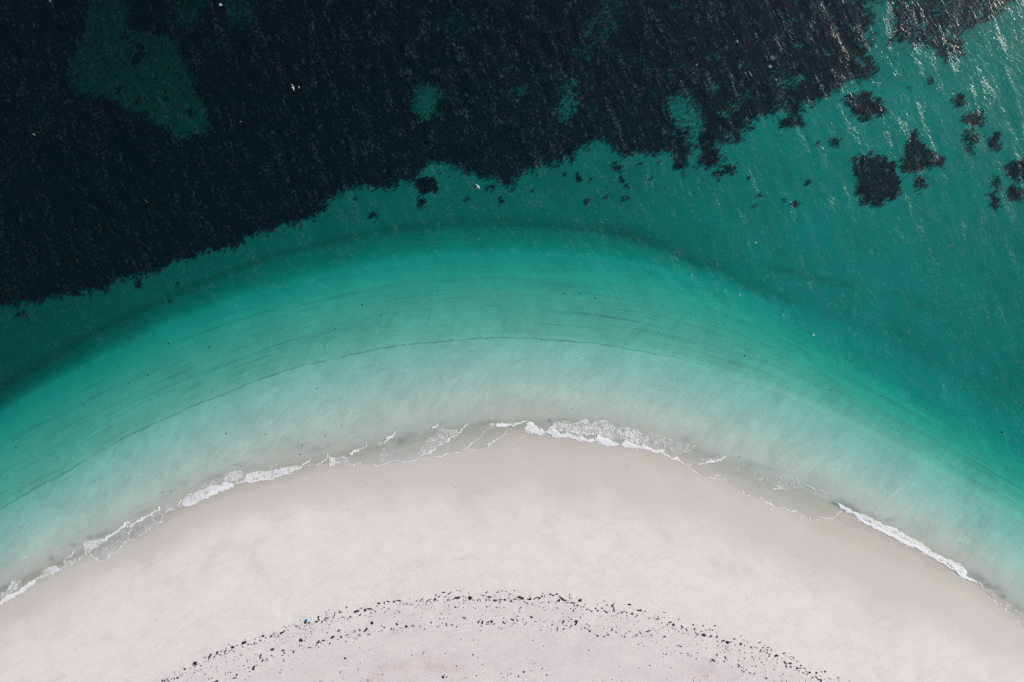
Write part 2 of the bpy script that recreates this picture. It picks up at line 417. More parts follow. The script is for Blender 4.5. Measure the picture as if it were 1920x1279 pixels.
m = (np.abs(GXX) < 130) & (np.abs(GYY) < 100)
stain = np.zeros(GU.shape); pink = np.zeros(GU.shape); greyp = np.zeros(GU.shape)
stain[m] = blobs(GU[m], GV[m], STAINS); pink[m] = blobs(GU[m], GV[m], PINK, 1.2); greyp[m] = blobs(GU[m], GV[m], GREYP, 1.2)
ground = make_mesh('ground', np.stack([GXX, GYY, GZ], -1).reshape(-1, 3), grid_faces(len(gy), len(gx)), m_sand,
                   attrs={'zone': gzone, 'stain': stain, 'pink': pink, 'greyp': greyp})
tag(ground, 'pale sand beach and seabed curving under the green sea', kind='structure')

# ------------------------------------------------------------------ water
m_water, nt, out = new_mat('sea_water'); n = N(nt)
P = n.pos()
pr = n.mapping(P, rot=(0,0,R(-27)))
pf = n.mapping(P, rot=(0,0,R(-44)))
w1 = n.noise(n.mapping(pr, sc=(0.55,0.17,1)), 1.0, 3, 0.55, 0.6)[0]
w2 = n.noise(n.mapping(pr, sc=(1.5,0.45,1)), 1.0, 3, 0.6, 0.8)[0]
w3 = n.noise(n.mapping(pf, sc=(3.6,0.62,1)), 1.0, 3, 0.5, 0.7)[0]
def ridge(v):   # sharp crests
    return n.math('POWER', n.math('SUBTRACT', 1.0, n.math('MULTIPLY', n.math('ABSOLUTE', n.math('SUBTRACT', v, 0.5)), 2.0)), 2.0)
gust = n.mr(n.noise(n.mapping(pr, sc=(0.16,0.05,1)), 1.0, 3, 0.6, 0.5)[0], .3, .7, .45, 1.25)
calm = n.mr(n.attr('wdepth'), 0.0, 1.6, 0.18, 1.0)
w4 = n.noise(n.mapping(pf, sc=(2.5,0.5,1)), 1.0, 3, 0.6, 0.9)[0]
train = n.mr(n.noise(n.mapping(n.mapping(P, rot=(0,0,R(-20))), sc=(0.55,0.10,1)), 1.0, 4, 0.65, 0.5)[0], .52, .66, 0.12, 1.0)      # long wave crests carry the steep ripples
crest = n.math('MULTIPLY', n.math('POWER', ridge(w4), 7.0), train)
w5 = n.noise(n.mapping(n.mapping(P, rot=(0,0,R(-24))), sc=(0.50,0.10,1)), 1.0, 4, 0.55, 0.45)[0]
line = n.math('MULTIPLY', n.math('POWER', ridge(w5), 9.0), n.mr(n.noise(P, 0.45, 3, .6)[0], .42, .62))      # the longer, broken wave crests
h = n.math('ADD', n.math('MULTIPLY', ridge(w1), 0.016), n.math('MULTIPLY', ridge(w2), 0.012))
h = n.math('ADD', h, n.math('MULTIPLY', w3, n.math('MULTIPLY', gust, 0.024)))
h = n.math('ADD', h, n.math('MULTIPLY', crest, 0.009))
h = n.math('ADD', h, n.math('MULTIPLY', line, 0.013))
h = n.math('MULTIPLY', h, calm)
nrm = n.bump(h, 1.0, 1.0)
geo = nt.nodes.new('ShaderNodeNewGeometry')
dt = nt.nodes.new('ShaderNodeVectorMath'); dt.operation = 'DOT_PRODUCT'; nt.links.new(nrm, dt.inputs[0]); nt.links.new(geo.outputs['Incoming'], dt.inputs[1])
cs = n.math('SUBTRACT', 1.0, n.math('ABSOLUTE', dt.outputs['Value']), clamp=True)
fres = n.math('MULTIPLY_ADD', n.math('POWER', cs, 5.0), 0.98, 0.02, clamp=True)     # the same from above and from below
tr_ = nt.nodes.new('ShaderNodeBsdfTransparent')
gl = nt.nodes.new('ShaderNodeBsdfGlossy'); gl.inputs['Roughness'].default_value = 0.22; nt.links.new(nrm, gl.inputs['Normal'])
gl.inputs['Color'].default_value = (1, 1, 1, 1)
# pale ripples and crests painted in for reflected sky; the blue is water backscatter
rip = n.math('MULTIPLY', n.math('POWER', ridge(w3), 3.0), gust)
rip = n.math('ADD', rip, n.math('MULTIPLY', n.math('POWER', ridge(w2), 4.0), 0.5))
sheen_fac = n.math('ADD', n.math('MULTIPLY', n.math('MULTIPLY', n.math('MAXIMUM', crest, n.math('MULTIPLY', line, .7)), n.mr(n.noise(P, 1.7, 2, .6)[0], .42, .62)), 0.10), n.math('MULTIPLY', rip, 0.0038))
sheen_fac = n.math('MULTIPLY', sheen_fac, n.mr(n.sep(P)[0], -80.0, 50.0, 0.38, 1.0))      # painted sheen fades leftwards, a brightness falloff put into the colour
sheen_fac = n.math('MULTIPLY', sheen_fac, n.mr(n.attr('wdepth'), 0.2, 2.0, 0.35, 1.0))
sheen = nt.nodes.new('ShaderNodeBsdfDiffuse'); sheen.inputs['Color'].default_value = (0.42, 0.64, 0.72, 1)
blu = nt.nodes.new('ShaderNodeBsdfDiffuse'); blu.inputs['Color'].default_value = (0.00, 0.36, 0.78, 1)
m1 = nt.nodes.new('ShaderNodeMixShader'); nt.links.new(n.mr(n.attr('wdepth'), 0.0, 3.0, 0.0, 0.0055), m1.inputs[0])
nt.links.new(tr_.outputs[0], m1.inputs[1]); nt.links.new(blu.outputs[0], m1.inputs[2])
m2 = nt.nodes.new('ShaderNodeMixShader'); nt.links.new(sheen_fac, m2.inputs[0]); nt.links.new(m1.outputs[0], m2.inputs[1]); nt.links.new(sheen.outputs[0], m2.inputs[2])
mx = nt.nodes.new('ShaderNodeMixShader')
nt.links.new(fres, mx.inputs[0]); nt.links.new(m2.outputs[0], mx.inputs[1]); nt.links.new(gl.outputs[0], mx.inputs[2])
nt.links.new(mx.outputs[0], out.inputs[0])
va = nt.nodes.new('ShaderNodeVolumeAbsorption')
va.inputs['Color'].default_value = (0.18, 0.853, 0.829, 1); va.inputs['Density'].default_value = 1.0
nt.links.new(va.outputs[0], out.inputs['Volume'])

wx = axis(-98, 98, 0.25)
ws = np.concatenate([[-0.5, -0.15, 0.0], np.arange(0.2, 9, 0.25), np.arange(9.3, 100, 0.45), 100 + np.cumsum([2,5,10,20,40,80,150,250,400,500])])
WU = (wx / S + 960)[None, :].repeat(len(ws), 0)
WS = ws[:, None].repeat(len(wx), 1)
bl = np.clip(WS / 7.0, 0, 1)
WV = c_run(WU) * (1 - bl) + c_runs(WU) * bl - WS / S
WZ = water_z(WU, WV)
WZ[0] -= 0.3
gdep = np.clip(WZ - ground_z(WU, WV), 0, 20)
top = np.stack([X(WU), Y(WV), WZ], -1)
nr, nc = WU.shape
vt = top.reshape(-1, 3)
bot = vt.copy(); bot[:, 2] = -40.0
faces = [grid_faces(nr, nc)]
nv = len(vt)
# closed body: bottom and four sides (row 0 is the landward side)
faces.append(grid_faces(nr, nc)[:, ::-1] + nv)
def side(idx, flip):
    a = np.array(idx); f_ = np.stack([a[:-1], a[1:], a[1:] + nv, a[:-1] + nv], -1)
    return f_[:, ::-1] if flip else f_
faces.append(side(np.arange(nc), True)); faces.append(side((nr - 1) * nc + np.arange(nc), False))
faces.append(side(np.arange(nr) * nc, False)); faces.append(side(np.arange(nr) * nc + nc - 1, True))
water = make_mesh('water', np.concatenate([vt, bot]), np.concatenate(faces), m_water, attrs={'wdepth': np.concatenate([gdep.ravel(), gdep.ravel()])})
tag(water, 'clear turquoise sea darkening to deep blue green offshore', kind='structure')

# ------------------------------------------------------------------ foam
FO = np.zeros((470, 1925)); FV0 = 735
def conv(tile, pts): return [(tile[0] + x / tile[2], tile[1] + y / tile[2]) for x, y in pts]
UU, VV = np.meshgrid(np.arange(1925.0), np.arange(470.0) + FV0)
UW = UU + 1.9 * sn(UU, VV, 41, 14, 2); VW = VV + 1.9 * sn(UU, VV, 42, 14, 2)
def box(pts, pad):
    p = np.array(pts); x0, y0 = p.min(0) - pad; x1, y1 = p.max(0) + pad
    return slice(max(0, int(y0) - FV0), max(1, int(y1) + 2 - FV0)), slice(max(0, int(x0)), max(1, int(x1) + 2))
def fs(tile, w, d, *pts):
    p = conv(tile, pts); hw = max(w / tile[2] / 2, 0.55); b = box(p, hw + 5)
    dd = seg_dist(UW[b], VW[b], p)
    FO[b] = np.maximum(FO[b], d * (1 - sstep(hw * 0.6, hw * 1.5 + 0.5, dd)))
def fp(tile, d, *pts):
    p = conv(tile, pts); b = box(p, 8)
    ins = in_poly(UW[b], VW[b], p); dd = seg_dist(UW[b], VW[b], p, True)
    sd = np.where(ins, dd, -dd)
    FO[b] = np.maximum(FO[b], d * sstep(-1.6, 1.8, sd))
A = (0, 960, 7.104); B = (230, 840, 7.104); C = (460, 750, 6.393); D = (720, 740, 6.393); E = (970, 740, 6.393)
F = (1200, 780, 6.393); G = (1440, 880, 6.393); H = (1650, 980, 5.815)
fp(A,.93,(0,1240),(0,1180),(100,1110),(200,1070),(300,1000),(400,930),(500,890),(490,935),(400,1010),(300,1080),(200,1140),(130,1170),(50,1220))
fp(A,.52,(0,1180),(20,1080),(100,1030),(160,910),(300,920),(280,980),(220,1030),(100,1110))
fs(A,7,.9,(500,890),(570,840),(590,770),(620,720)); fs(A,11,.9,(500,900),(570,860),(650,830),(790,780),(830,745))
fp(A,.6,(570,850),(590,760),(640,720),(770,710),(830,745),(790,790),(650,820))
fs(A,8,.8,(830,750),(900,720),(1000,670),(1080,620),(1150,560),(1220,520),(1310,450),(1370,410))
fp(A,.42,(830,740),(870,670),(1000,610),(1080,580),(1150,560),(1080,620),(1000,675),(900,720))
fp(A,.95,(920,600),(960,545),(1005,515),(1000,545),(960,580)); fs(A,10,.7,(840,680),(890,620),(940,580))
fp(A,.6,(1130,550),(1120,420),(1170,390),(1300,370),(1450,330),(1400,390),(1310,450),(1220,520)); fs(A,6,.8,(1150,560),(1120,480),(1130,400))
fp(A,.92,(1340,400),(1400,370),(1470,330),(1450,350),(1380,400)); fs(A,22,.95,(1400,370),(1500,300),(1560,260),(1620,210))
fp(A,1,(1600,230),(1640,150),(1725,115),(1720,160),(1640,210))
fs(A,7,.85,(1690,195),(1740,195),(1735,270),(1715,360),(1640,440),(1580,510),(1540,540),(1490,565),(1450,590),(1400,640),(1350,650),(1300,625),(1260,595),(1200,565))
fs(A,20,.9,(1285,615),(1305,625)); fs(A,14,.8,(1450,590),(1460,575)); fs(A,6,.65,(1490,350),(1505,430),(1490,510),(1455,585))
fs(A,14,.85,(1730,200),(1770,170),(1805,145)); fs(A,6,.65,(1720,365),(1800,350),(1850,330),(1918,280)); fs(A,18,.95,(1830,120),(1880,100),(1918,85))
fs(A,6,.45,(735,850),(735,900),(710,950)); fs(A,6,.3,(1290,625),(1200,650),(1130,700)); fs(A,8,.42,(745,490),(720,560),(680,570))
fp(A,.26,(1200,570),(1300,470),(1600,260),(1740,200),(1715,360),(1580,510),(1450,590),(1300,620)); fs(A,8,.45,(90,1180),(85,1278))
fs(B,18,.95,(180,975),(240,955),(330,910),(400,870),(460,830),(495,800)); fs(B,24,.95,(240,955),(330,910),(400,870)); fs(B,20,.9,(100,1050),(170,995))
fs(B,7,.8,(105,1050),(100,1130),(80,1220),(0,1270))
fs(B,7,.75,(80,1220),(150,1210),(250,1160),(340,1100),(420,1050),(500,990),(550,890),(560,860),(620,840),(700,815),(780,760)); fs(B,12,.7,(335,1100),(345,1095)); fs(B,12,.8,(495,995),(505,985))
fs(B,12,.88,(560,850),(640,810),(720,770),(790,700),(860,660),(905,605))
fp(B,.28,(110,1050),(240,960),(480,830),(700,690),(780,720),(560,850),(540,900),(420,1050),(200,1190))
fp(B,.72,(790,760),(790,700),(900,650),(960,590),(1080,560),(1170,480),(1260,490),(1380,440),(1470,480),(1640,400),(1740,320),(1900,300),(1880,430),(1750,450),(1600,450),(1480,490),(1380,560),(1300,580),(1120,665),(1000,720),(850,760))
fs(B,13,.97,(790,750),(850,760),(920,740),(1000,715),(1060,685),(1130,665),(1200,625),(1290,575),(1370,555),(1400,520),(1470,515),(1480,480),(1560,475),(1640,440),(1750,450),(1830,425),(1880,430),(1890,400),(1918,410))
fp(B,.93,(1060,640),(1170,580),(1260,540),(1350,490),(1470,480),(1460,515),(1380,555),(1290,580),(1200,630),(1120,665))
fp(B,.55,(1330,430),(1370,370),(1430,310),(1560,290),(1640,380),(1500,460)); fs(B,9,.55,(375,595),(390,590))
fp(B,.25,(960,560),(1100,440),(1250,400),(1400,400),(1260,480),(1080,560))
fp(C,.72,(0,980),(0,880),(120,870),(200,850),(240,950),(200,965),(100,985))
fs(C,10,.95,(0,985),(100,985),(170,960),(215,965),(235,945),(300,955),(360,925),(430,905),(470,895),(480,880),(525,880),(540,860),(600,835),(680,800),(720,750),(780,715))
fp(C,.66,(230,950),(220,860),(360,830),(500,800),(650,790),(680,800),(540,860),(470,890),(300,950)); fs(C,8,.7,(280,825),(320,820),(370,765))
fs(C,7,.85,(700,780),(760,785),(820,800),(860,780),(880,760),(950,735),(990,650)); fs(C,7,.85,(860,770),(960,775),(1020,795),(1070,770),(1080,745),(1150,745),(1220,735),(1270,785),(1340,760),(1390,750))
fp(C,.66,(1000,780),(990,660),(1080,680),(1080,750),(1030,790)); fp(C,.33,(720,750),(780,715),(850,780),(760,780)); fp(C,.33,(1090,700),(1190,670),(1230,720),(1100,745))
fs(C,7,.72,(1080,710),(1150,680),(1200,680),(1230,715)); fp(C,.8,(1250,650),(1290,600),(1400,580),(1465,515),(1440,560),(1350,610),(1270,645)); fs(C,8,.9,(1250,655),(1350,612),(1430,570),(1462,520))
fp(C,.82,(1640,530),(1700,450),(1815,375),(1780,430),(1660,530)); fs(C,6,.9,(1740,440),(1812,380)); fp(C,.36,(1530,560),(1560,510),(1650,500),(1640,540))
fs(C,6,.45,(1460,700),(1540,680),(1560,620)); fs(C,7,.78,(1530,765),(1580,795),(1650,775),(1740,745),(1765,725),(1830,730),(1918,745)); fs(C,5,.35,(1390,760),(1530,770))
fp(C,.22,(1560,760),(1600,600),(1800,500),(1900,600),(1850,680),(1740,740)); fs(C,6,.35,(880,590),(950,565),(1010,600))
fs(D,14,.95,(585,400),(620,385),(645,355)); fs(D,7,.9,(240,810),(300,790),(380,775),(440,750),(470,715),(520,700),(560,690),(630,635),(700,580),(780,540),(870,485),(930,420),(980,380),(1015,350))
fp(D,.40,(400,720),(500,550),(600,490),(680,410),(870,430),(900,440),(700,580),(560,680),(450,730)); fs(D,5,.5,(100,795),(170,790),(240,810)); fs(D,7,.7,(30,830),(100,795))
fs(D,8,.88,(600,740),(700,745),(740,710),(830,700),(920,690),(980,650),(1030,600),(1110,550)); fs(D,5,.6,(1110,550),(1160,500),(1220,440),(1310,390)); fs(D,5,.4,(920,540),(930,580),(980,620))
fs(D,6,.6,(1000,670),(1130,660),(1210,640),(1265,600)); fs(D,7,.78,(1265,600),(1300,570),(1380,520),(1430,475),(1475,435)); fs(D,20,.75,(1255,595),(1278,590)); fs(D,5,.45,(1500,610),(1600,550),(1690,480))
fs(D,5,.4,(330,580),(400,520),(440,470),(465,440))
fp(D,1,(1330,370),(1350,345),(1470,350),(1480,370),(1400,385)); fp(D,.5,(1220,360),(1280,335),(1340,350),(1330,370)); fs(D,12,.95,(1470,355),(1550,375),(1610,355),(1650,320),(1720,310))
fp(D,.5,(1480,340),(1600,335),(1650,310),(1620,350),(1550,375)); fp(D,.8,(1690,410),(1720,310),(1790,340),(1850,390),(1918,430),(1918,475),(1850,480),(1770,465)); fs(D,5,.4,(1480,420),(1600,425),(1690,415))
fs(E,10,.97,(90,430),(150,465),(220,480),(290,470),(340,445),(400,470),(440,510),(510,522),(600,505),(650,510),(720,545),(800,555),(880,568),(930,550),(1000,600),(1080,612),(1180,615),(1220,590),(1290,630),(1400,640),(1450,620),(1480,620),(1560,660),(1640,695),(1700,690),(1760,710),(1850,765),(1918,760))
fp(E,.95,(940,540),(950,480),(1010,500),(1090,540),(1220,580),(1180,612),(1080,610),(1000,590)); fp(E,.86,(150,340),(220,370),(260,420),(340,440),(290,468),(220,478),(150,450))
fp(E,.8,(350,440),(430,400),(530,460),(640,460),(740,520),(720,540),(650,505),(520,520),(440,505),(390,465)); fp(E,.88,(720,540),(760,490),(830,530),(920,530),(950,490),(940,545),(880,565))
fp(E,.85,(1220,590),(1310,550),(1400,590),(1480,610),(1440,630),(1400,637),(1290,625))
fp(E,.50,(370,420),(420,330),(560,310),(680,330),(790,290),(900,330),(1050,300),(1120,350),(1200,380),(1380,400),(1500,460),(1480,610),(1300,550),(1100,540),(950,480),(740,500),(640,450),(500,440))
fp(E,.34,(1400,420),(1560,480),(1700,480),(1860,550),(1918,620),(1918,760),(1850,760),(1640,690),(1480,615)); fs(E,8,.9,(340,445),(390,400),(430,370)); fs(E,10,.88,(940,540),(960,500),(1000,440))
fp(E,.45,(1490,610),(1640,650),(1760,700),(1700,690),(1560,655))
fs(F,9,.9,(0,370),(60,395),(130,420),(200,440),(250,440),(300,470),(380,505),(430,500),(480,540),(540,580)); fp(F,.75,(0,370),(20,330),(120,370),(200,400),(280,400),(300,440),(200,440),(100,410))
fp(F,.34,(0,300),(0,230),(100,200),(220,210),(400,300),(600,340),(680,370),(600,420),(430,450),(280,400),(150,350)); fs(F,7,.55,(430,500),(440,450),(520,430),(600,410),(660,350))
fs(F,5,.65,(540,580),(650,578),(780,565),(870,550)); fs(F,14,.9,(800,555),(900,545),(980,515),(1030,490)); fs(F,5,.45,(1030,490),(1100,470),(1170,460)); fp(F,.42,(700,520),(750,500),(900,500),(1000,495),(900,545),(780,560))
fs(F,7,.8,(590,590),(630,640),(700,695),(760,745),(810,758),(870,745),(900,715),(960,700)); fs(F,5,.45,(960,700),(1080,680),(1180,640)); fs(F,6,.5,(900,740),(960,760),(1020,765))
fs(F,6,.7,(1020,770),(1070,830),(1140,905),(1200,900),(1250,930),(1310,960),(1380,962)); fs(F,5,.55,(1380,962),(1460,1000),(1530,1045)); fs(F,7,.8,(1530,1045),(1620,1095),(1680,1100),(1710,1090),(1780,1125),(1840,1140),(1885,1135))
fp(F,.20,(1250,620),(1600,700),(1900,720),(1918,900),(1700,900),(1400,720)); fs(F,5,.4,(1560,880),(1750,870),(1918,850)); fs(F,5,.3,(1300,765),(1450,765),(1540,740),(1640,700))
fs(G,6,.5,(40,235),(200,225),(350,215),(470,190),(560,240)); fp(G,.28,(60,100),(180,50),(320,90),(460,170),(300,210),(80,230)); fp(G,.28,(500,200),(640,230),(770,290),(740,330),(600,260))
fs(G,7,.8,(0,415),(80,460),(170,455),(240,490),(340,500)); fs(G,5,.45,(340,500),(420,560),(480,575)); fs(G,7,.8,(480,570),(530,612),(570,600),(610,575),(700,580),(780,570),(820,540),(880,500)); fs(G,7,.35,(880,590),(960,610),(1000,580)); fs(G,6,.3,(820,630),(850,660),(890,640))
fp(G,.97,(830,405),(900,437),(1000,488),(1080,518),(1085,535),(1100,560),(1150,600),(1300,670),(1380,700),(1500,770),(1620,840),(1700,880),(1918,990),(1918,1035),(1750,935),(1660,918),(1570,855),(1450,790),(1370,745),(1340,745),(1250,700),(1140,650),(1060,580),(1000,535),(940,510),(860,460))
fp(G,.76,(1080,515),(1150,545),(1250,600),(1350,640),(1500,700),(1620,760),(1750,840),(1918,930),(1918,1000),(1700,890),(1500,780),(1300,680),(1100,570)); fs(G,5,.3,(1190,750),(1160,810)); fs(G,6,.5,(750,370),(830,405)); fs(G,7,.6,(1120,545),(1250,602),(1350,642),(1500,705))
fp(H,.97,(0,60),(120,120),(290,200),(370,230),(560,350),(700,430),(850,520),(930,580),(1070,645),(1060,655),(970,632),(910,610),(850,565),(780,510),(700,465),(640,430),(560,380),(460,330),(370,270),(290,250),(220,205),(120,160),(20,100),(0,95))
fp(H,.78,(0,20),(100,50),(220,110),(380,180),(480,260),(580,320),(700,375),(800,420),(890,470),(945,530),(930,580),(850,520),(700,430),(560,350),(370,230),(120,120),(0,60)); fs(H,6,.65,(1070,645),(1120,710),(1160,740),(1210,740))
fs(H,5,.65,(1150,790),(1220,840),(1290,900),(1350,940),(1420,990),(1460,1050),(1500,1100),(1568,1145)); fp(H,.22,(1120,690),(1220,740),(1350,860),(1460,900),(1568,1010),(1568,1140),(1460,1040),(1350,930),(1200,820)); fs(H,5,.4,(1080,660),(1150,790))

m_foam, nt, out = new_mat('sea_foam'); n = N(nt)
P = n.pos(); dn = n.attr('foam_cover')
wv = n.noise(P, 1.3, 3, 0.6)[1]
vm = nt.nodes.new('ShaderNodeVectorMath'); vm.operation = 'MULTIPLY_ADD'
nt.links.new(wv, vm.inputs[0]); vm.inputs[1].default_value = (0.75, 0.75, 0); nt.links.new(P, vm.inputs[2])
v1 = n.voro(vm.outputs[0], 2.1); v2 = n.voro(vm.outputs[0], 5.2)
cell = n.math('MINIMUM', n.math('MULTIPLY', v1, 1.9), n.math('ADD', n.math('MULTIPLY', v2, 1.5), 0.22))
fine = n.noise(P, 9.0, 3, 0.7)[0]
cell = n.math('ADD', cell, n.math('MULTIPLY', n.math('SUBTRACT', fine, 0.5), 0.45))
patch = n.noise(P, 0.9, 4, 0.65)[0]
lim = n.math('ADD', n.mr(dn, 0.12, 1.0, 0.06, 0.86, False), n.mr(patch, .3, .7, -0.26, 0.14))
al = n.math('MULTIPLY', n.mr(n.math('SUBTRACT', lim, cell), -0.16, 0.30), n.mr(dn, .2, .95, .58, .88))
al = n.math('MULTIPLY', n.math('MAXIMUM', al, n.mr(dn, .1, .8, 0.03, 0.22)), n.mr(dn, 0.05, 0.20))
tr_ = nt.nodes.new('ShaderNodeBsdfTransparent')
bs = n.principled(n.rgb(fine, (.58,.60,.62), (.76,.78,.79)), 0.8, 0.3, n.bump(fine, 0.08, 0.7))
mx = nt.nodes.new('ShaderNodeMixShader'); nt.links.new(al, mx.inputs[0]); nt.links.new(tr_.outputs[0], mx.inputs[1]); nt.links.new(bs, mx.inputs[2])
nt.links.new(mx.outputs[0], out.inputs[0])

def foam_sheet(U_, V_, Dn, lift=0.012):
    """a sheet of foam riding the water, only where there is foam"""
    w = np.maximum(water_z(U_, V_), ground_z(U_, V_)) + lift + 0.03 * Dn * Dn
    keepv = Dn > 0.03
    f_ = grid_faces(*U_.shape)
    f_ = f_[keepv.ravel()[f_].any(1)]
    us, inv = np.unique(f_, return_inverse=True)
    v_ = np.stack([X(U_), Y(V_), w], -1).reshape(-1, 3)[us]
    return v_, inv.reshape(f_.shape), Dn.ravel()[us]
fv, ff, fd = foam_sheet(UU, VV, FO)
# small whitecaps out at sea: u, v, length, width, angle, density
CAPS = [(561,164,4,2,-70,.8),(1449,109,8,7,20,.55),(1444,124,9,4,-20,.5),(361,89,5,4,0,.5),(451,229,6,5,30,.5),(273,376,14,3,-35,.5),(93,388,4,3,0,.6),(94,2,4,3,0,.8),(414,9,4,6,80,.75),
        (105,493,9,4,5,.35),(68,597,9,3,5,.35),(308,559,4,3,20,.6),(370,248,4,3,-60,.7),(536,545,12,8,-60,.26),(578,569,10,5,-50,.26),(1417,455,3,3,0,.6),(940,553,10,3,-45,.34),(972,560,8,3,-30,.3)]
vs_, fs_, ds_ = [fv], [ff], [fd]; off = len(fv)
for i, (cu, cv, L, W, an, d) in enumerate(CAPS):
    uu, vv = np.meshgrid(np.arange(-14, 15, 1.0) + cu, np.arange(-14, 15, 1.0) + cv)
    dx, dy = uu - cu, -(vv - cv); ca, sa_ = math.cos(R(an)), math.sin(R(an))
    p = (dx * ca + dy * sa_) / (L * .6); q_ = (-dx * sa_ + dy * ca) / (W * .6)
    dd = np.clip((0.8 if d > .72 or cu > 1400 else 0.33) * d * np.exp(-(p * p + q_ * q_)) * (1 + .3 * sn(uu, vv, 60 + i, 6, 2)) - .02, 0, 1)
    a_, b_, c_ = foam_sheet(uu, vv, dd)
    vs_.append(a_); fs_.append(b_ + off); ds_.append(c_); off += len(a_)
foam = make_mesh('sea_foam', np.concatenate(vs_), np.concatenate(fs_), m_foam, attrs={'foam_cover': np.concatenate(ds_)})
tag(foam, 'lacy white foam of small waves washing up the sand, with scattered whitecaps', 'foam', kind='stuff')

# ------------------------------------------------------------------ seagrass on the seabed
MEADOW = [(-1500,540),(-300,600),(0,565),(40,562),(70,553),(110,550),(140,545),(180,538),(185,528),(240,515),(290,500),(300,488),(340,478),(380,462),(420,458),(432,456),(445,440),(480,428),(500,422),
    (520,412),(545,415),(560,402),(585,400),(595,390),(605,368),(640,345),(680,338),(700,343),(725,347),(745,338),(770,330),(781,322),(782,310),(800,299),(830,296),(850,302),(870,312),(900,322),(925,325),
    (950,340),(962,346),(967,325),(1010,300),(1050,298),(1070,285),(1100,265),(1125,248),(1150,262),(1180,280),(1230,283),(1255,275),(1268,272),(1274,300),(1284,306),(1296,290),(1305,268),(1318,252),(1325,278),(1312,294),
    (1316,306),(1336,306),(1352,298),(1357,282),(1345,264),(1357,261),(1375,263),(1397,252),(1394,237),(1420,230),(1430,213),(1460,207),(1470,195),(1490,195),(1497,228),(1512,224),(1508,205),(1530,193),(1545,175),(1572,162),(1600,143),(1650,134),
    (1655,118),(1640,95),(1640,80),(1655,55),(1650,20),(1640,-10),(1690,-10),(1690,30),(1680,65),(1720,70),(1760,80),(1780,97),(1805,108),(1825,95),(1815,60),(1825,40),(1860,28),(1890,15),(1930,-30),(2100,-60),(2600,-80),(2600,-900),(-1500,-900)]
CLUMPS_IN = [(781,322,818,352),]
DARK_BITS = [[(777,327),(800,325),(818,330),(815,350),(790,355),(778,350)],[(1268,280),(1285,275),(1290,300),(1280,310),(1268,303)]]
HOLES = [([(763,150),(795,143),(820,148),(828,165),(815,180),(808,200),(795,213),(782,205),(770,185),(772,165)],0.02),
    ([(815,190),(835,195),(832,212),(818,210)],0.7), ([(1053,145),(1085,133),(1083,160),(1070,182),(1095,180),(1085,195),(1065,215),(1043,210),(1050,185),(1060,165)],0.15),
    ([(955,155),(975,147),(988,152),(980,163),(960,163)],0.35),([(928,110),(950,102),(960,112),(945,120)],0.5),([(1010,125),(1028,125),(1028,136),(1012,136)],0.45),
    ([(1015,105),(1045,97),(1050,115),(1020,118)],0.7),([(1100,10),(1150,0),(1175,20),(1150,60),(1120,70),(1115,90),(1080,90),(1075,70),(1105,60)],0.60),([(1130,-60),(1180,-60),(1175,0),(1130,10)],0.5),
    ([(820,10),(845,0),(868,10),(872,35),(855,55),(835,35)],0.62),([(855,88),(875,87),(875,100),(857,100)],0.65),([(1160,85),(1200,78),(1225,100),(1190,112)],0.8),
    ([(1262,172),(1285,160),(1300,165),(1310,180),(1325,210),(1323,240),(1312,262),(1300,262),(1293,235),(1268,220),(1258,195)],0.10),([(1333,142),(1355,137),(1357,155),(1340,170),(1333,160)],0.5),
    ([(1370,182),(1390,180),(1393,192),(1378,195)],0.35),([(1455,135),(1480,128),(1512,135),(1505,160),(1470,158)],0.6),([(1457,185),(1495,183),(1490,225),(1465,225)],0.45),([(1357,245),(1385,240),(1395,252),(1375,258)],0.5),
    ([(80,125),(78,85),(115,30),(120,-60),(200,-60),(200,25),(280,35),(310,65),(330,110),(335,150),(365,180),(370,210),(358,235),(330,237),(305,247),(290,225),(258,215),(255,205),(230,200),(215,185),(190,175),(165,160),(120,160),(100,140)],0.06),
    ([(290,25),(300,-60),(360,-60),(352,0),(345,28)],0.35),([(395,10),(400,-40),(455,-40),(450,10),(425,24)],0.3),([(365,48),(385,45),(412,58),(415,68),(385,65)],0.55),([(20,150),(45,145),(52,200),(45,235),(25,228)],0.62),
    ([(1633,65),(1655,0),(1665,-40),(1690,-40),(1685,60)],0.1),([(1540,20),(1570,30),(1560,60),(1540,50)],0.8),([(1250,95),(1290,100),(1280,125),(1255,120)],0.85),([(1400,150),(1425,150),(1420,180),(1400,175)],0.75)]
INNER = [([(205,50),(225,45),(235,65),(228,95),(212,95)],.6),([(172,138),(188,138),(190,155),(178,158)],.6),([(275,158),(288,158),(286,170),(276,170)],.7),([(325,183),(340,185),(338,198),(326,196)],.6),([(290,115),(310,116),(306,124),(292,122)],.5),
    ([(218,150),(235,160),(232,175),(222,175)],.5),([(235,188),(250,190),(250,202),(240,203)],.6),([(1497,30),(1520,30),(1520,60),(1500,60)],.9),([(1130,25),(1143,22),(1142,38),(1130,38)],.9)]
gu = np.arange(-500, 2500, 2.5); gv = np.arange(-420, 620, 2.5)
MU, MV = np.meshgrid(gu, gv)
WUx = MU + 5 * sn(MU, MV, 71, 60, 3) + 3.6 * sn(MU, MV, 72, 20, 2, .6)
WVx = MV + 5 * sn(MU, MV, 73, 60, 3) + 3.6 * sn(MU, MV, 74, 20, 2, .6)
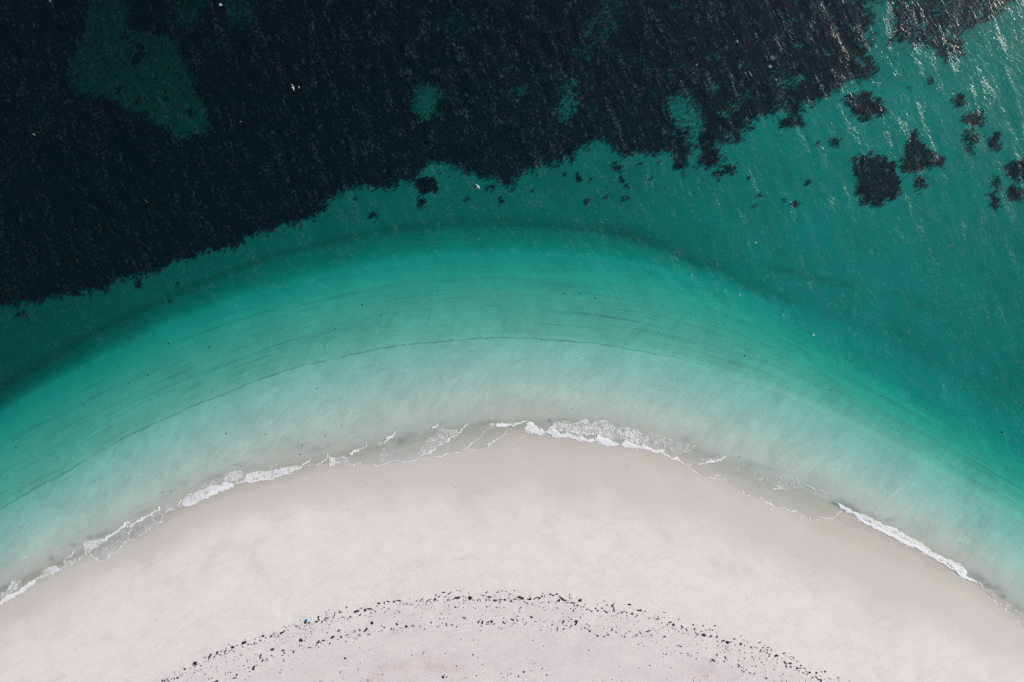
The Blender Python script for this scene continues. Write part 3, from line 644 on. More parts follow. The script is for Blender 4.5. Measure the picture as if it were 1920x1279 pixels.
def cover(poly, soft=11.0, wu=None, wv=None):
    wu = WUx if wu is None else wu; wv = WVx if wv is None else wv
    p = np.array(poly, float); m = (wu > p[:, 0].min() - 25) & (wu < p[:, 0].max() + 25) & (wv > p[:, 1].min() - 25) & (wv < p[:, 1].max() + 25)
    c_ = np.zeros(wu.shape)
    a, b = wu[m], wv[m]
    sd = np.where(in_poly(a, b, poly), 1, -1) * seg_dist(a, b, poly, True)
    c_[m] = sstep(-soft, soft, sd)
    return c_
COV = cover(MEADOW)
for poly, c0 in HOLES:
    COV = np.minimum(COV, 1 - (1 - c0) * cover(poly, 14.0))
for poly, c0 in INNER:
    COV = np.maximum(COV, c0 * cover(poly, 5.0))
for poly in DARK_BITS:
    COV = np.maximum(COV, 0.95 * cover(poly, 3.0))
thin = sn(MU, MV, 77, 45, 3)
COV = np.where(COV > .3, COV * (1 - np.interp(MU, [600, 1100, 1400, 1650], [.05, .22, .42, .60]) * sstep(.25, .9, thin)), COV)      # thinner growth towards the right

COV = COV * (1 - .42 * sstep(1560, 1700, MU) * (0.6 + .4 * sn(MU, MV, 79, 28, 2)))      # broken growth in the far corner
m_grass, nt, out = new_mat('seagrass'); n = N(nt)
P = n.pos()
cc = n.rgb(n.noise(P, 0.6, 4, 0.65)[0], (.006,.011,.014), (.017,.022,.026))
nt.links.new(n.principled(cc, 0.9, 0.1), out.inputs[0])

def tufts(us, vs, size, seed, blades=6):
    """seagrass tufts: each a fan of bent leaf strips"""
    r = np.random.default_rng(seed); k = len(us)
    base = np.stack([X(us), Y(vs), ground_z(us, vs)], -1)
    V_, F_ = [], []
    for b in range(blades):
        th = r.uniform(0, 2 * np.pi, k) * .8 + b * 2 * np.pi / blades
        L = size * r.uniform(.6, 1.2, k); w = size * r.uniform(.16, .30, k)
        d = np.stack([np.cos(th), np.sin(th), 0 * th], -1); s_ = np.stack([-np.sin(th), np.cos(th), 0 * th], -1)
        h = r.uniform(.10, .24, k)
        p0 = base - s_ * (w * .5)[:, None] - d * (w * .3)[:, None]; p1 = base + s_ * (w * .5)[:, None] - d * (w * .3)[:, None]
        mid = base + d * (L * .5)[:, None] + np.stack([0 * h, 0 * h, h], -1)
        tip = base + d * L[:, None] + np.stack([0 * h, 0 * h, h * .75], -1)
        vv = np.stack([p0, p1, mid + s_ * (w * .6)[:, None], tip, mid - s_ * (w * .6)[:, None]], 1)
        o0 = np.arange(k)[:, None] * 5 + b * k * 5
        V_.append(vv.reshape(-1, 3)); F_.append(np.concatenate([o0 + np.array([[0, 1, 2]]), o0 + np.array([[0, 2, 4]]), o0 + np.array([[4, 2, 3]])]))
    return np.concatenate(V_), np.concatenate(F_)

def grass_bed(name, cov, us0, vs0, seed, dens=1.0, thr=.80, tsize=.34, height=.16):
    """a low matted bed where growth is dense plus loose tufts along its thinning rim"""
    r = np.random.default_rng(seed)
    st = us0[0, 1] - us0[0, 0]
    nr_, nc_ = cov.shape
    jit = r.uniform(-.35, .35, (2, nr_, nc_)) * st
    cu, cv = us0 + jit[0], vs0 + jit[1]
    edge = sstep(thr - .04, thr + .05, cov)
    z = ground_z(cu, cv) - .08 + (height + .08) * edge * r.uniform(.6, 1.1, cov.shape)
    keepc = cov > thr
    f_ = grid_faces(nr_, nc_); f_ = f_[(keepc.ravel()[f_].sum(1) >= 3)]
    V_, F_ = np.zeros((0, 3)), np.zeros((0, 3), int)
    if len(f_):
        us_, inv = np.unique(f_, return_inverse=True)
        q4 = inv.reshape(-1, 4)
        V_ = np.stack([X(cu), Y(cv), z], -1).reshape(-1, 3)[us_]
        F_ = np.concatenate([q4[:, [0, 1, 2]], q4[:, [0, 2, 3]]])
    # loose tufts
    area = (st * S) ** 2
    lam = -np.log(1 - np.clip(cov, 0, .97)) / (tsize ** 2 * 1.1) * area * dens
    lam = np.where(cov > thr + .08, 0.35 * area, lam); lam = np.where(cov < .02, 0, lam)
    cnt = r.poisson(lam)
    iu = np.repeat(us0.ravel(), cnt.ravel()); iv = np.repeat(vs0.ravel(), cnt.ravel())
    iu = iu + r.uniform(-.5, .5, len(iu)) * st; iv = iv + r.uniform(-.5, .5, len(iv)) * st
    if len(iu):
        tv, tf = tufts(iu, iv, tsize, seed + 1)
        F_ = np.concatenate([F_, tf + len(V_)]); V_ = np.concatenate([V_, tv])
    return make_mesh(name, V_, F_, m_grass, smooth=True)
tag(grass_bed('seagrass_meadow', COV, MU, MV, 90, thr=.93, tsize=.24), 'dark meadow of seagrass covering the deep seabed', 'seagrass', kind='stuff')

def tile3(pts): return [(1280 + x / 3, y / 3) for x, y in pts]
def ell(u, v, a, b, an=0):
    t = np.linspace(0, 2 * np.pi, 15)[:-1]; c_, s_ = math.cos(R(an)), math.sin(R(an))
    return [(u + a * np.cos(k) * c_ - b * np.sin(k) * s_, v - a * np.cos(k) * s_ - b * np.sin(k) * c_) for k in t]
PATCHES = [
 (tile3([(1000,870),(1080,850),(1180,865),(1225,905),(1245,960),(1270,1050),(1220,1100),(1120,1145),(1060,1130),(1020,1070),(1010,950)]),1,'largest dark seagrass patch, squarish, standing alone on the green sand at the right'),
 (tile3([(1255,915),(1290,850),(1310,760),(1350,705),(1400,800),(1460,860),(1520,880),(1500,910),(1400,925),(1310,960),(1265,955)]),.93,'three pointed dark seagrass patch touching the right side of the largest squarish patch'),
 (tile3([(1340,965),(1410,965),(1420,1040),(1350,1060)]),.72,'faint small seagrass patch just below the three pointed patch'),
 (tile3([(920,530),(1000,500),(1070,495),(1140,540),(1190,590),(1150,620),(1070,655),(980,620),(970,560)]),.9,'triangular dark seagrass patch between the meadow corner and the largest squarish patch'),
 (ell(1814,182,12,13),.75,'round seagrass patch at upper right, just above a wider ragged patch'),
 (tile3([(1630,620),(1700,600),(1750,620),(1740,670),(1680,695),(1630,660)]),.8,'wide ragged seagrass patch at upper right under the small round patch'),
 (tile3([(1620,720),(1700,720),(1690,850),(1630,830)]),.55,'faint upright seagrass patch below the wide ragged patch at upper right'),
 (tile3([(1765,760),(1800,715),(1840,740),(1830,820),(1790,830)]),.7,'small upright seagrass patch near the right edge, above the patch cut off by the frame'),
 (tile3([(1860,910),(1900,890),(1990,880),(1990,1000),(1890,985)]),.95,'dark seagrass patch cut off by the right edge of the picture, upper of two'),
 (tile3([(1790,990),(1820,975),(1840,1050),(1810,1070)]),.7,'narrow seagrass strip between the two patches cut off by the right edge'),
 (tile3([(1870,1050),(1920,1030),(1970,1040),(1970,1110),(1890,1112)]),.95,'dark seagrass patch cut off by the right edge of the picture, lower of two'),
 (tile3([(1770,1090),(1810,1080),(1840,1120),(1830,1160),(1790,1150)]),.75,'lowest small seagrass patch near the right edge, left of the cut off one'),
 (ell(1578,260,10,10),.8,'small round seagrass patch alone between the meadow edge and the largest patch'),
 (tile3([(200,950),(240,920),(330,900),(320,950),(220,990)]),.62,'faint seagrass patch just below the curled tip of the meadow'),
 (tile3([(560,640),(640,640),(700,665),(640,690),(570,700)]),.6,'thin seagrass strip below the torn right end of the meadow'),
 (ell(786,373,7,10),.92,'small upright seagrass patch hanging below a black notch in the meadow edge'),
 (ell(693,398,6,6.5),.95,'lone round dark seagrass tuft left of centre below the meadow edge'),
 (ell(240,529,6,6),.85,'lone round seagrass tuft at far left just below the meadow edge'),
 (ell(318,528,2.5,7,-30),.75,'thin slanting seagrass tuft at left below the meadow edge'),
 (ell(302,563,3.5,2.5),.8,'tiny seagrass tuft on the dark sand bar at left'),
 (ell(427,457,6,4),.85,'small seagrass tuft clinging to the meadow edge left of centre'),
 (ell(12,590,14,6),.5,'faint seagrass smear at the far left edge below the meadow'),
 (ell(920,343,8,6,20),.72,'small seagrass patch left of the deep notch in the meadow edge'),
 (ell(940,370,5,5),.55,'faint round seagrass tuft below the deep notch in the meadow edge'),
 (ell(832,318,12,4,-10),.62,'faint seagrass streak on the rounded sandy bay of the meadow edge'),
 (ell(1077,292,6,10,10),.72,'small seagrass patch at the left foot of the pointed sandy bay'),
 (ell(1163,307,10,6,-30),.72,'seagrass patch inside the pointed sandy bay at its right side'),
 (ell(1087,325,6,9,20),.68,'seagrass tuft below the left foot of the pointed sandy bay'),
]
SMALLP = [(1110,330,6,5,.6),(1170,330,7,7,.66),(1183,343,4,8,.66),(1177,366,10,5,.62),(1143,362,8,4,.55),(873,366,6,3,.4),(660,364,10,4,.3),(1103,371,6,4,.4),(1000,350,4,4,.4),(1060,320,5,5,.4),(1225,325,5,5,.35),(1205,300,6,4,.4),
    (1413,328,4,3,.6),(1433,360,4.5,4,.8),(1527,337,7,5,.75),(1500,378,7,6,.75),(1478,370,5,5,.5),(1424,382,3,3,.6),(1350,322,6,4,.4),(1367,290,5,10,.5),(1350,318,5,5,.5),(1545,262,8,5,.3),(1760,142,7,8,.6),(1722,155,4,5,.4),(1290,20+300,5,5,.3),
    (1240,300,8,6,.35),(1010,320,5,4,.35),(890,300+40,5,4,.3),(1842,250,10,16,.35)]
for i, (poly, c0, lab) in enumerate(PATCHES):
    p = np.array(poly); a0, b0 = p.min(0) - 14; a1, b1 = p.max(0) + 14
    uu, vv = np.meshgrid(np.arange(a0, a1, 2.0), np.arange(b0, b1, 2.0))
    sc_ = min(1.0, (p.max() - p.min()) and (p[:, 0].max() - p[:, 0].min()) / 40)
    cw = cover(poly, 7.0, uu + (5.5 * sc_ + .8) * sn(uu, vv, 300 + i, 22, 2, .6), vv + (5.5 * sc_ + .8) * sn(uu, vv, 330 + i, 22, 2, .6))
    cw = cw * c0 * (1 - .15 * sstep(.2, .8, sn(uu, vv, 360 + i, 30, 2)))
    o = grass_bed('seagrass_patch', cw, uu, vv, 400 + i, thr=min(.9, .86 * cw.max()) if c0 >= .6 else .95, tsize=.22)
    tag(o, lab, 'seagrass', 'separate seagrass patches on the sand')
trow = []
for i, (u, v, a, b, c0) in enumerate(SMALLP):
    uu, vv = np.meshgrid(np.arange(u - a - 8, u + a + 8, 2.0), np.arange(v - b - 8, v + b + 8, 2.0))
    cw = cover(ell(u, v, a, b, 15), 3.0, uu + 1.5 * sn(uu, vv, 500 + i, 12, 1), vv + 1.5 * sn(uu, vv, 530 + i, 12, 1)) * c0
    if cw.max() < .1: continue
    o = grass_bed('seagrass_tuft', cw, uu, vv, 560 + i, tsize=.20)
    tag(o, 'x', 'seagrass', 'tiny faint seagrass tufts'); trow.append((o, 'tiny faint seagrass tuft', 'below the meadow edge ' + ('in the middle' if u < 1240 else 'at the right'), u))

SEAGRASS_ROWS = trow
# ------------------------------------------------------------------ cast up seaweed
def weed_mat(name, a, b):
    m_, nt_, out_ = new_mat(name); k = N(nt_)
    oi = nt_.nodes.new('ShaderNodeObjectInfo')
    f_ = k.math('ADD', k.math('MULTIPLY', oi.outputs['Random'], .6), k.math('MULTIPLY', k.noise(k.pos(), 5.0, 3, .6)[0], .4))
    nt_.links.new(k.principled(k.ramp(f_, [(0.2, a), (0.75, tuple((np.array(a) + np.array(b)) / 2)), (1.0, b)]), .75, .3), out_.inputs[0])
    return m_
m_weed = weed_mat('dry_seaweed', (.012,.006,.015), (.055,.014,.024))
m_wetweed = weed_mat('wet_seaweed', (.012,.018,.016), (.030,.035,.028))

def weed_mesh(seed, kind):
    """a crumpled heap of seaweed about 1 x 1 wide, 0.35 high, with fronds sticking out of it"""
    r = np.random.default_rng(seed); V_, F_ = [], []
    nseg, nring = 14, 4
    ph = r.uniform(0, 6.28, 5); am = r.uniform(.05, .16, 5)
    def rad(t): return 0.40 * (1 + sum(am[k] * np.sin((k + 2) * t + ph[k]) for k in range(5)))
    def bend(x, y):
        if kind == 'crescent': return x, y * .55 + .55 * (0.22 - x * x * 1.4)
        if kind == 'hook': return x, y * .5 + (.5 * max(0, x) ** 1.2 - .1)
        return x, y
    ex = {'blob': (1.05, 1.05), 'long': (1.15, .95), 'crescent': (1.15, 1.0), 'hook': (1.15, 1.0), 'wedge': (1.0, 1.0)}[kind]
    for k in range(nring + 1):
        fr = k / nring
        for j in range(nseg):
            t = 2 * math.pi * j / nseg; rr = rad(t) * (1 - fr * .96)
            x, y = rr * math.cos(t) * ex[0], rr * math.sin(t) * ex[1]
            if kind == 'wedge': y *= (1.0 - x * 1.3)
            x, y = bend(x, y)
            V_.append((x + r.normal(0, .012), y + r.normal(0, .012), -.05 if k == 0 else .34 * math.sin(fr * 1.5) * r.uniform(.7, 1.15)))
    for k in range(nring):
        for j in range(nseg):
            a = k * nseg + j; b = k * nseg + (j + 1) % nseg
            F_ += [(a, b, b + nseg), (a, b + nseg, a + nseg)]
    for q_ in range(9 if kind == 'blob' else 6):
        t = r.uniform(0, 6.28); L = r.uniform(.18, .42); w = r.uniform(.03, .07)
        x0, y0 = rad(t) * .55 * math.cos(t) * ex[0], rad(t) * .55 * math.sin(t) * ex[1]
        x0, y0 = bend(x0, y0)
        z0 = .12; th = t + r.normal(0, .5); o0 = len(V_)
        for s_ in range(4):
            fr = s_ / 3
            wx_ = w * (1 - .75 * fr)
            V_ += [(x0 - math.sin(th) * wx_, y0 + math.cos(th) * wx_, z0), (x0 + math.sin(th) * wx_, y0 - math.cos(th) * wx_, z0)]
            x0 += math.cos(th) * L / 3; y0 += math.sin(th) * L / 3; th += r.normal(0, .45); z0 = .12 - .1 * fr + r.uniform(0, .04)
        for s_ in range(3):
            a = o0 + s_ * 2; F_ += [(a, a + 1, a + 3), (a, a + 3, a + 2)]
    return np.array(V_), np.array(F_)
LIB = {k: [weed_mesh(600 + 10 * i + j, k) for j in range(4)] for i, k in enumerate(('blob', 'long', 'crescent', 'hook', 'wedge'))}
LIBM = {}
def lib_data(k, j, mat):
    key = (k, j, mat.name)
    if key not in LIBM:
        o = make_mesh('seaweed_clump', *LIB[k][j], mat); LIBM[key] = o.data; bpy.data.objects.remove(o)
    return LIBM[key]

W = []      # u, v, length, width, angle in plan units
def wt(tile, *items):
    for (x, y, L, w, an) in items: W.append((tile[0] + x / tile[2], tile[1] + y / tile[2], L / tile[2], w / tile[2], an))
K = 9.133
wt((290,1139,K),(190,1215,70,25,75),(235,1187,35,25,10),(280,1165,40,14,40),(310,1195,40,12,30),(355,1160,25,12,60),(400,1160,30,10,-60),(458,1140,35,28,40),(510,1090,45,8,50),(545,1070,30,7,20),(580,997,45,18,30),(655,985,30,10,-60),(688,980,25,10,70),(755,895,60,45,-30),(720,928,18,16,0),(750,955,22,14,40),(820,910,30,12,30),(850,935,20,18,0),(915,800,55,12,15),(1000,780,80,28,60),(1030,750,30,14,20),(1080,795,40,12,20),(1130,715,45,28,60),(1105,750,30,12,40),(1180,750,55,16,-15),(1265,685,40,18,35),(1262,737,35,16,30),(1335,690,35,10,75),(1390,622,50,34,10),(1465,592,30,12,0),(1580,548,85,34,20),(1560,615,45,16,-30),(1650,580,40,14,40),(1710,578,30,16,20),(1760,560,50,14,65),(1410,690,30,10,0),(1860,508,22,18,60),(1898,435,30,22,0),(405,1045,22,10,-30),(1315,573,14,14,0),(1345,592,20,10,30),(992,1160,22,14,40),(1115,1200,60,30,25),(1425,1145,55,24,10),(1460,1090,45,18,60),(1550,1228,35,12,20),(1603,1172,18,12,0),(1680,1113,16,12,0),(1665,960,40,12,-15),(1740,970,60,25,60),(1795,930,35,10,20),(1855,760,50,14,50),(1860,805,35,14,35),(1895,850,40,20,60),(1635,855,18,8,60),(1290,870,14,12,0),(1420,835,24,10,-40),(1115,960,30,8,70),(955,1272,20,12,20),(1285,1268,35,20,20),(1675,1030,24,10,40),(335,1262,16,10,0),(615,1178,24,8,0))
wt((480,1119,K),(20,740,45,14,55),(70,740,25,10,-40),(125,690,22,20,70),(170,615,35,30,0),(195,705,26,10,50),(305,620,50,18,60),(355,605,45,14,60),(385,630,45,8,-50),(495,548,75,38,25),(470,575,30,14,60),(590,520,30,12,-60),(610,445,35,10,20),(525,447,18,10,0),(735,445,50,24,-10),(790,487,40,14,-25),(795,350,26,10,30),(885,392,50,22,30),(950,395,35,24,0),(910,415,28,12,-60),(875,450,20,12,40),(1105,295,30,28,0),(1110,340,40,20,-60),(1075,375,45,26,0),(1165,380,40,18,70),(1245,310,60,20,5),(1215,345,30,16,20),(1240,360,40,8,-40),(1370,270,80,22,70),(1455,180,24,12,10),(1470,213,28,24,20),(1580,135,38,16,30),(1530,298,40,10,0),(1645,292,26,24,0),(1605,330,26,12,80),(1750,200,75,34,15),(1810,258,45,16,35),(1835,148,30,16,30),(1895,180,40,30,60),(1605,213,22,8,20),
 (330,843,55,32,15),(510,855,50,22,0),(535,900,40,16,-50),(500,942,24,14,30),(690,885,36,18,60),(810,690,55,45,50),(790,775,45,16,85),(965,812,45,14,0),(1100,718,60,28,45),(1190,690,45,20,15),(1150,730,26,14,-40),(1345,635,65,28,38),(1450,525,38,26,40),(1495,635,30,24,80),(1590,598,45,16,10),(1720,550,50,18,25),(1808,515,34,22,0),(1900,520,50,22,40),(1300,735,35,16,60),(1440,670,26,12,20),(1625,637,24,10,0),(1800,610,50,12,0),(1800,582,30,10,0),(1075,775,16,14,0),(1115,803,16,14,0),(680,622,20,12,0),(125,950,50,18,45),(125,990,36,16,30),(170,1030,50,12,50),(235,1010,50,16,-50),(20,1140,40,22,60),(65,1110,30,8,20),(15,1175,24,24,0),(1562,988,40,22,-10),(1482,1222,26,14,60),(845,1080,20,8,60),(340,968,20,8,0))
wt((680,1089,K),(10,420,22,16,0),(70,450,45,24,20),(140,433,70,24,0),(190,445,30,12,-20),(300,338,50,24,0),(400,328,40,22,80),(460,305,50,18,-15),(560,308,42,24,-15),(635,285,60,28,0),(662,310,36,14,-60),(270,382,34,12,10),(245,412,26,8,45),(720,350,40,12,-30),(780,340,26,14,-20),(1028,272,45,14,35),(1145,290,75,26,25),(1180,312,24,12,-60),(1250,275,50,28,50),(1290,293,24,12,20),(1320,225,26,20,0),(1268,195,36,14,80),(1398,150,45,20,0),(1500,163,65,26,35),(1635,242,100,28,5),(1575,262,40,10,30),(1735,218,30,16,10),(1850,245,65,50,0),(1900,280,40,12,-20),(1470,283,26,18,70),(1500,280,22,14,80),(1555,272,18,14,0),(1600,402,32,18,30),(1770,292,24,14,60),(1095,350,36,12,35),(965,365,26,10,-20),(850,352,60,6,0),(1628,120,20,12,0),(1680,130,36,8,-10),
 (188,668,42,38,60),(95,775,50,28,45),(62,803,28,20,20),(610,688,42,24,-25),(770,725,40,34,60),(893,712,50,20,-25),(1000,708,26,16,0),(1188,660,28,20,50),(512,768,30,20,20),(395,742,34,16,-15),(348,715,20,16,0),(362,795,24,12,0),(305,813,30,12,0),(668,750,40,12,-20),(1445,683,22,20,0),(1450,712,22,18,0),(1540,700,34,14,-35),(1623,732,24,18,0),(1295,735,34,10,-15),(1080,765,26,12,50),(1745,582,50,16,-30),(1765,570,22,10,60),(1335,597,22,14,0),(1355,500,26,10,0),(168,500,28,14,0),(245,480,22,14,0),(560,508,30,12,60),(400,492,22,10,0),(1050,1178,48,14,55),(858,1210,16,14,0),(1898,1203,20,20,0),(1433,1180,18,12,0),(145,860,40,6,0))
wt((880,1089,K),(155,280,40,20,70),(190,285,36,16,-70),(240,205,32,18,20),(300,147,45,20,35),(345,228,65,24,0),(295,280,40,14,60),(350,280,34,12,-60),(445,285,60,28,0),(540,275,55,16,0),(610,275,36,24,-30),(485,152,34,12,10),(565,128,22,14,0),(628,138,22,12,0),(775,120,24,16,40),(695,180,26,18,0),(720,285,22,14,-30),(785,268,50,26,0),(855,230,50,34,0),(905,252,60,30,-10),(860,278,24,14,0),(1030,265,60,26,25),(1035,215,34,8,20),(1130,250,70,24,30),(1195,245,40,30,10),(1240,218,34,18,-40),(1248,168,24,12,0),(1380,180,34,20,0),(1420,200,45,18,-20),(1485,185,50,18,20),(1535,208,22,12,0),(1600,260,110,38,-32),(1525,285,50,30,50),(1480,318,20,12,0),(1670,320,50,12,-10),(1755,320,60,28,-15),(1785,370,30,14,-60),(1842,370,28,24,80),(1885,285,45,42,0),(1705,188,30,12,35),(1708,245,16,14,0),(990,335,34,16,-30),(1075,350,26,12,-30),(1235,318,45,10,15),(1358,318,24,16,60),(300,392,26,12,-40),(475,408,40,12,0),(1290,455,34,10,-30),(1770,460,36,16,80),
 (165,650,44,24,55),(230,655,50,26,80),(330,650,32,20,0),(320,685,50,16,0),(385,640,44,28,-50),(425,683,32,16,25),(600,658,50,28,-50),(740,612,60,20,-25),(820,622,40,16,-50),(775,665,34,14,-40),(738,685,16,14,0),(1062,568,44,24,-40),(975,665,32,14,80),(1125,637,55,8,0),(1207,605,28,14,40),(1410,698,30,16,35),(1597,650,60,18,65),(1690,640,16,14,0),(1820,640,55,30,-10),(1812,685,44,26,50),(1652,712,30,12,0),(1735,715,26,20,70),(1605,768,40,16,10),(1500,770,70,22,80),(1710,748,26,16,-30),(1890,570,18,18,0),(1900,765,18,12,-40),(515,743,20,10,0),(698,723,16,12,0),(1338,733,24,10,-10),(1217,785,26,12,0),(72,1202,24,18,30),(155,1247,26,14,30),(1500,415,12,24,0))
wt((1080,1099,K),(112,305,36,12,0),(178,342,28,16,0),(220,355,30,14,-30),(253,378,20,20,60),(322,330,28,22,0),(355,368,24,22,0),(432,330,38,12,30),(490,385,60,16,-45),(520,395,30,14,50),(470,205,36,12,-20),(510,275,32,16,0),(607,283,44,28,80),(635,345,70,22,-80),(632,245,22,16,60),(892,265,46,24,-5),(760,400,40,18,-35),(800,378,30,14,10),(845,400,26,20,0),(935,420,40,24,-10),(1022,445,34,18,-10),(998,468,44,12,0),(1030,358,24,16,-60),(1070,365,55,24,0),(860,455,26,12,0),(65,480,20,18,0),(1350,512,34,16,10),(1387,500,28,18,-10),(1372,465,22,10,80),(1470,396,16,12,0),(1500,402,22,14,20),(1578,567,52,22,15),(1637,608,38,34,0),(1535,606,20,16,0),(1505,627,20,10,0),(1725,522,20,16,0),(1215,495,36,12,-10),(1783,640,60,16,-45),(1768,672,30,10,-20),(1862,688,60,20,-70),(1487,483,20,10,0),
 (75,675,24,12,-50),(143,663,52,14,-25),(195,690,24,12,-50),(222,718,28,22,-15),(352,790,34,22,0),(465,795,38,20,0),(532,775,28,22,30),(598,690,28,22,0),(668,728,28,14,-15),(308,768,18,10,0),(565,710,28,6,10),(893,716,22,12,0),(1068,725,24,14,-60),(1082,750,24,16,-60),(997,792,34,14,-10),(1215,708,70,28,15),(1260,780,38,14,0),(1483,808,45,20,25),(812,808,28,14,-60),(765,795,28,8,-15),(1120,800,28,8,0),(1725,962,28,16,0),(1762,970,26,18,-20),(1680,962,30,6,0),(1880,1095,26,14,-20),(208,1033,20,16,-50),(1803,748,18,14,0),(1728,722,16,16,0),(1663,688,16,14,0))
wt((1280,1139,K),(145,242,28,18,-20),(312,258,26,20,0),(515,260,28,20,-20),(170,315,32,20,50),(35,320,45,18,-60),(200,385,70,18,-55),(285,355,40,14,20),(330,415,50,40,-25),(425,325,20,16,0),(473,332,24,14,0),(365,335,24,12,0),(445,438,36,26,20),(547,445,40,22,70),(553,523,30,14,20),(648,515,50,24,20),(730,540,44,40,-10),(785,535,36,16,10),(840,480,32,20,-15),(957,433,16,16,0),(953,568,40,28,20),(865,582,24,12,70),(1000,500,44,10,-15),(1060,530,24,12,-30),(1015,590,24,12,-70),(1130,625,50,16,-50),(1210,635,70,14,-5),(1285,680,40,20,60),(1270,540,40,22,10),(1325,632,30,14,10),(1415,622,40,16,0),(1390,658,20,10,0),(1470,665,30,14,-60),(1330,702,34,12,0),(1392,715,26,18,0),(1442,748,22,16,0),(1557,763,48,34,0),(1525,782,20,14,0),(1680,727,44,18,20),(1705,772,34,8,-70),(1795,785,80,8,5),(1845,803,28,18,20),(1810,830,60,8,-30),(1903,858,28,16,-20),(1700,890,60,18,-50),(1720,945,30,14,60),(1790,895,40,28,-20),(1797,952,26,24,-60),(1905,978,34,30,0),(1860,945,20,12,0),(1575,822,34,8,-70),
 (55,730,28,10,-30),(110,768,22,14,0),(195,812,24,14,50),(487,840,60,24,-35),(550,737,24,16,0),(690,795,40,20,-70),(668,862,30,16,20),(425,867,30,10,0),(905,912,24,16,-30),(920,942,44,20,50),(965,1010,26,14,-40),(998,1033,30,18,35),(1105,1057,38,20,-40),(1175,1075,50,12,35),(1203,940,28,14,0),(1140,780,34,10,-40),(1272,820,24,12,-50),(1300,877,18,16,0),(1382,1145,22,28,0),(270,1215,30,16,-30),(150,1150,55,8,35),(1620,1110,18,8,0),(1480,1240,30,10,30),(1650,1245,24,14,-60),(1703,1238,30,10,-60),(1430,1225,34,8,0))
wt((1420,1179,9.143),(680,612,26,20,0),(695,568,28,18,-20),(755,612,36,14,-10),(660,650,24,14,-30),(735,692,40,12,-25),(785,665,36,10,-40),(838,685,40,26,20),(793,712,28,16,40),(953,690,28,24,-30),(1040,673,20,18,0),(1100,670,30,26,0),(888,772,38,18,20),(950,768,55,20,-45),(988,803,28,20,0),(1030,820,50,24,-50),(1035,858,20,14,0),(1070,892,24,16,0),(1130,880,44,18,-40),(1165,893,55,22,-20),(1015,740,20,14,0),(1255,878,22,18,-40),(1320,776,38,14,0),(1330,815,34,10,-80),(1390,862,40,12,-15),(1425,885,24,10,-30),(1515,828,26,14,0),(1522,888,16,34,0),(1590,865,18,10,0),(1180,790,60,8,-30),(632,862,18,14,0),(662,840,20,8,20))
wt((680,1199,3.2),(42,219,8,7,0),(488,201,14,12,0),(509,200,8,6,0),(495,187,8,4,60),(535,236,12,8,60),(572,249,16,14,0),(128,187,7,5,0),(686,191,7,5,30),(831,178,6,5,0),(889,182,7,5,40),(870,190,6,5,0),(966,170,9,9,0),(935,196,12,6,70),(1011,163,6,5,0),(1075,151,8,6,0),(1102,188,8,7,0),(1549,238,16,16,0),(1503,248,26,6,-20),(1770,238,10,8,0),(1778,248,12,7,0),(1803,249,8,7,0),(1490,216,6,5,0),(1465,235,8,4,20),(1712,134,6,5,0),(1840,147,8,4,-20),(568,135,7,6,0),(1650,148,6,4,0),(723,125,10,4,-70),(842,202,6,4,0))
W.sort(key=lambda t: -t[2] * t[3])
BIG = {  # labels of the clumps that stand out
 }
rw = random.Random(3)
def pick(L, w):
    a = w / L
    if a > .62: return 'blob' if rw.random() < .7 else 'wedge'
    if a > .42: return rw.choice(['blob', 'crescent', 'wedge', 'long'])
    return rw.choice(['long', 'crescent', 'hook', 'long'])
def weed_matrix(u, v, L, w, an):
    x, y = float(X(u)), float(Y(v)); z = float(ground_z(u, v))
    return Matrix.Translation((x, y, z)) @ Matrix.Rotation(R(an + rw.choice([0, 180])), 4, 'Z') @ Matrix.Diagonal((L * S * 1.5, w * S * 1.7, max(.10, w * S * .9), 1))
litV, litF, nlit = [], [], 0
def litter(u, v, L, w, an):
    global nlit
    V_, F_ = LIB[pick(L, w)][rw.randrange(4)]
    M = np.array(weed_matrix(u, v, L, w, an))
    litV.append(V_ @ M[:3, :3].T + M[:3, 3]); litF.append(F_ + nlit); nlit += len(V_)
ORD = ['leftmost', 'second', 'third', 'fourth', 'fifth', 'sixth', 'seventh', 'eighth', 'ninth', 'tenth', 'eleventh', 'twelfth',
       'thirteenth', 'fourteenth', 'fifteenth', 'sixteenth', 'seventeenth', 'eighteenth', 'nineteenth', 'twentieth']
def name_apart(rows):
    """rows: (object, what it is, where it lies, u); equal ones are told apart by their order from the left"""
    seen = {}
    for o, what, where, u in rows: seen.setdefault((what, where), []).append((u, o))
    for (what, where), lst in seen.items():
        lst.sort(key=lambda t: t[0])
        for k, (u, o) in enumerate(lst):
            if len(lst) == 1: o['label'] = what + ' ' + where
            elif k in (0, len(lst) - 1): o['label'] = ('leftmost' if k == 0 else 'rightmost') + ' ' + what + ' ' + where
            elif k < len(ORD): o['label'] = ORD[k] + ' ' + what + ' from left ' + where
            else: o['label'] = 'further ' + what + ' ' + where
rows = []
WORD = {'blob': 'rounded', 'long': 'long', 'crescent': 'crescent', 'hook': 'hooked', 'wedge': 'triangular'}
def stretch(u):
    for lim, t in ((450, 'at its left end'), (575, 'left of the blue float'), (700, 'right of the blue float'), (850, 'left of the middle'), (985, 'left of arch top'), (1100, 'right of arch top'), (1240, 'right of the middle'), (1400, 'near its right end')):
        if u < lim: return t
    return 'at its right end'
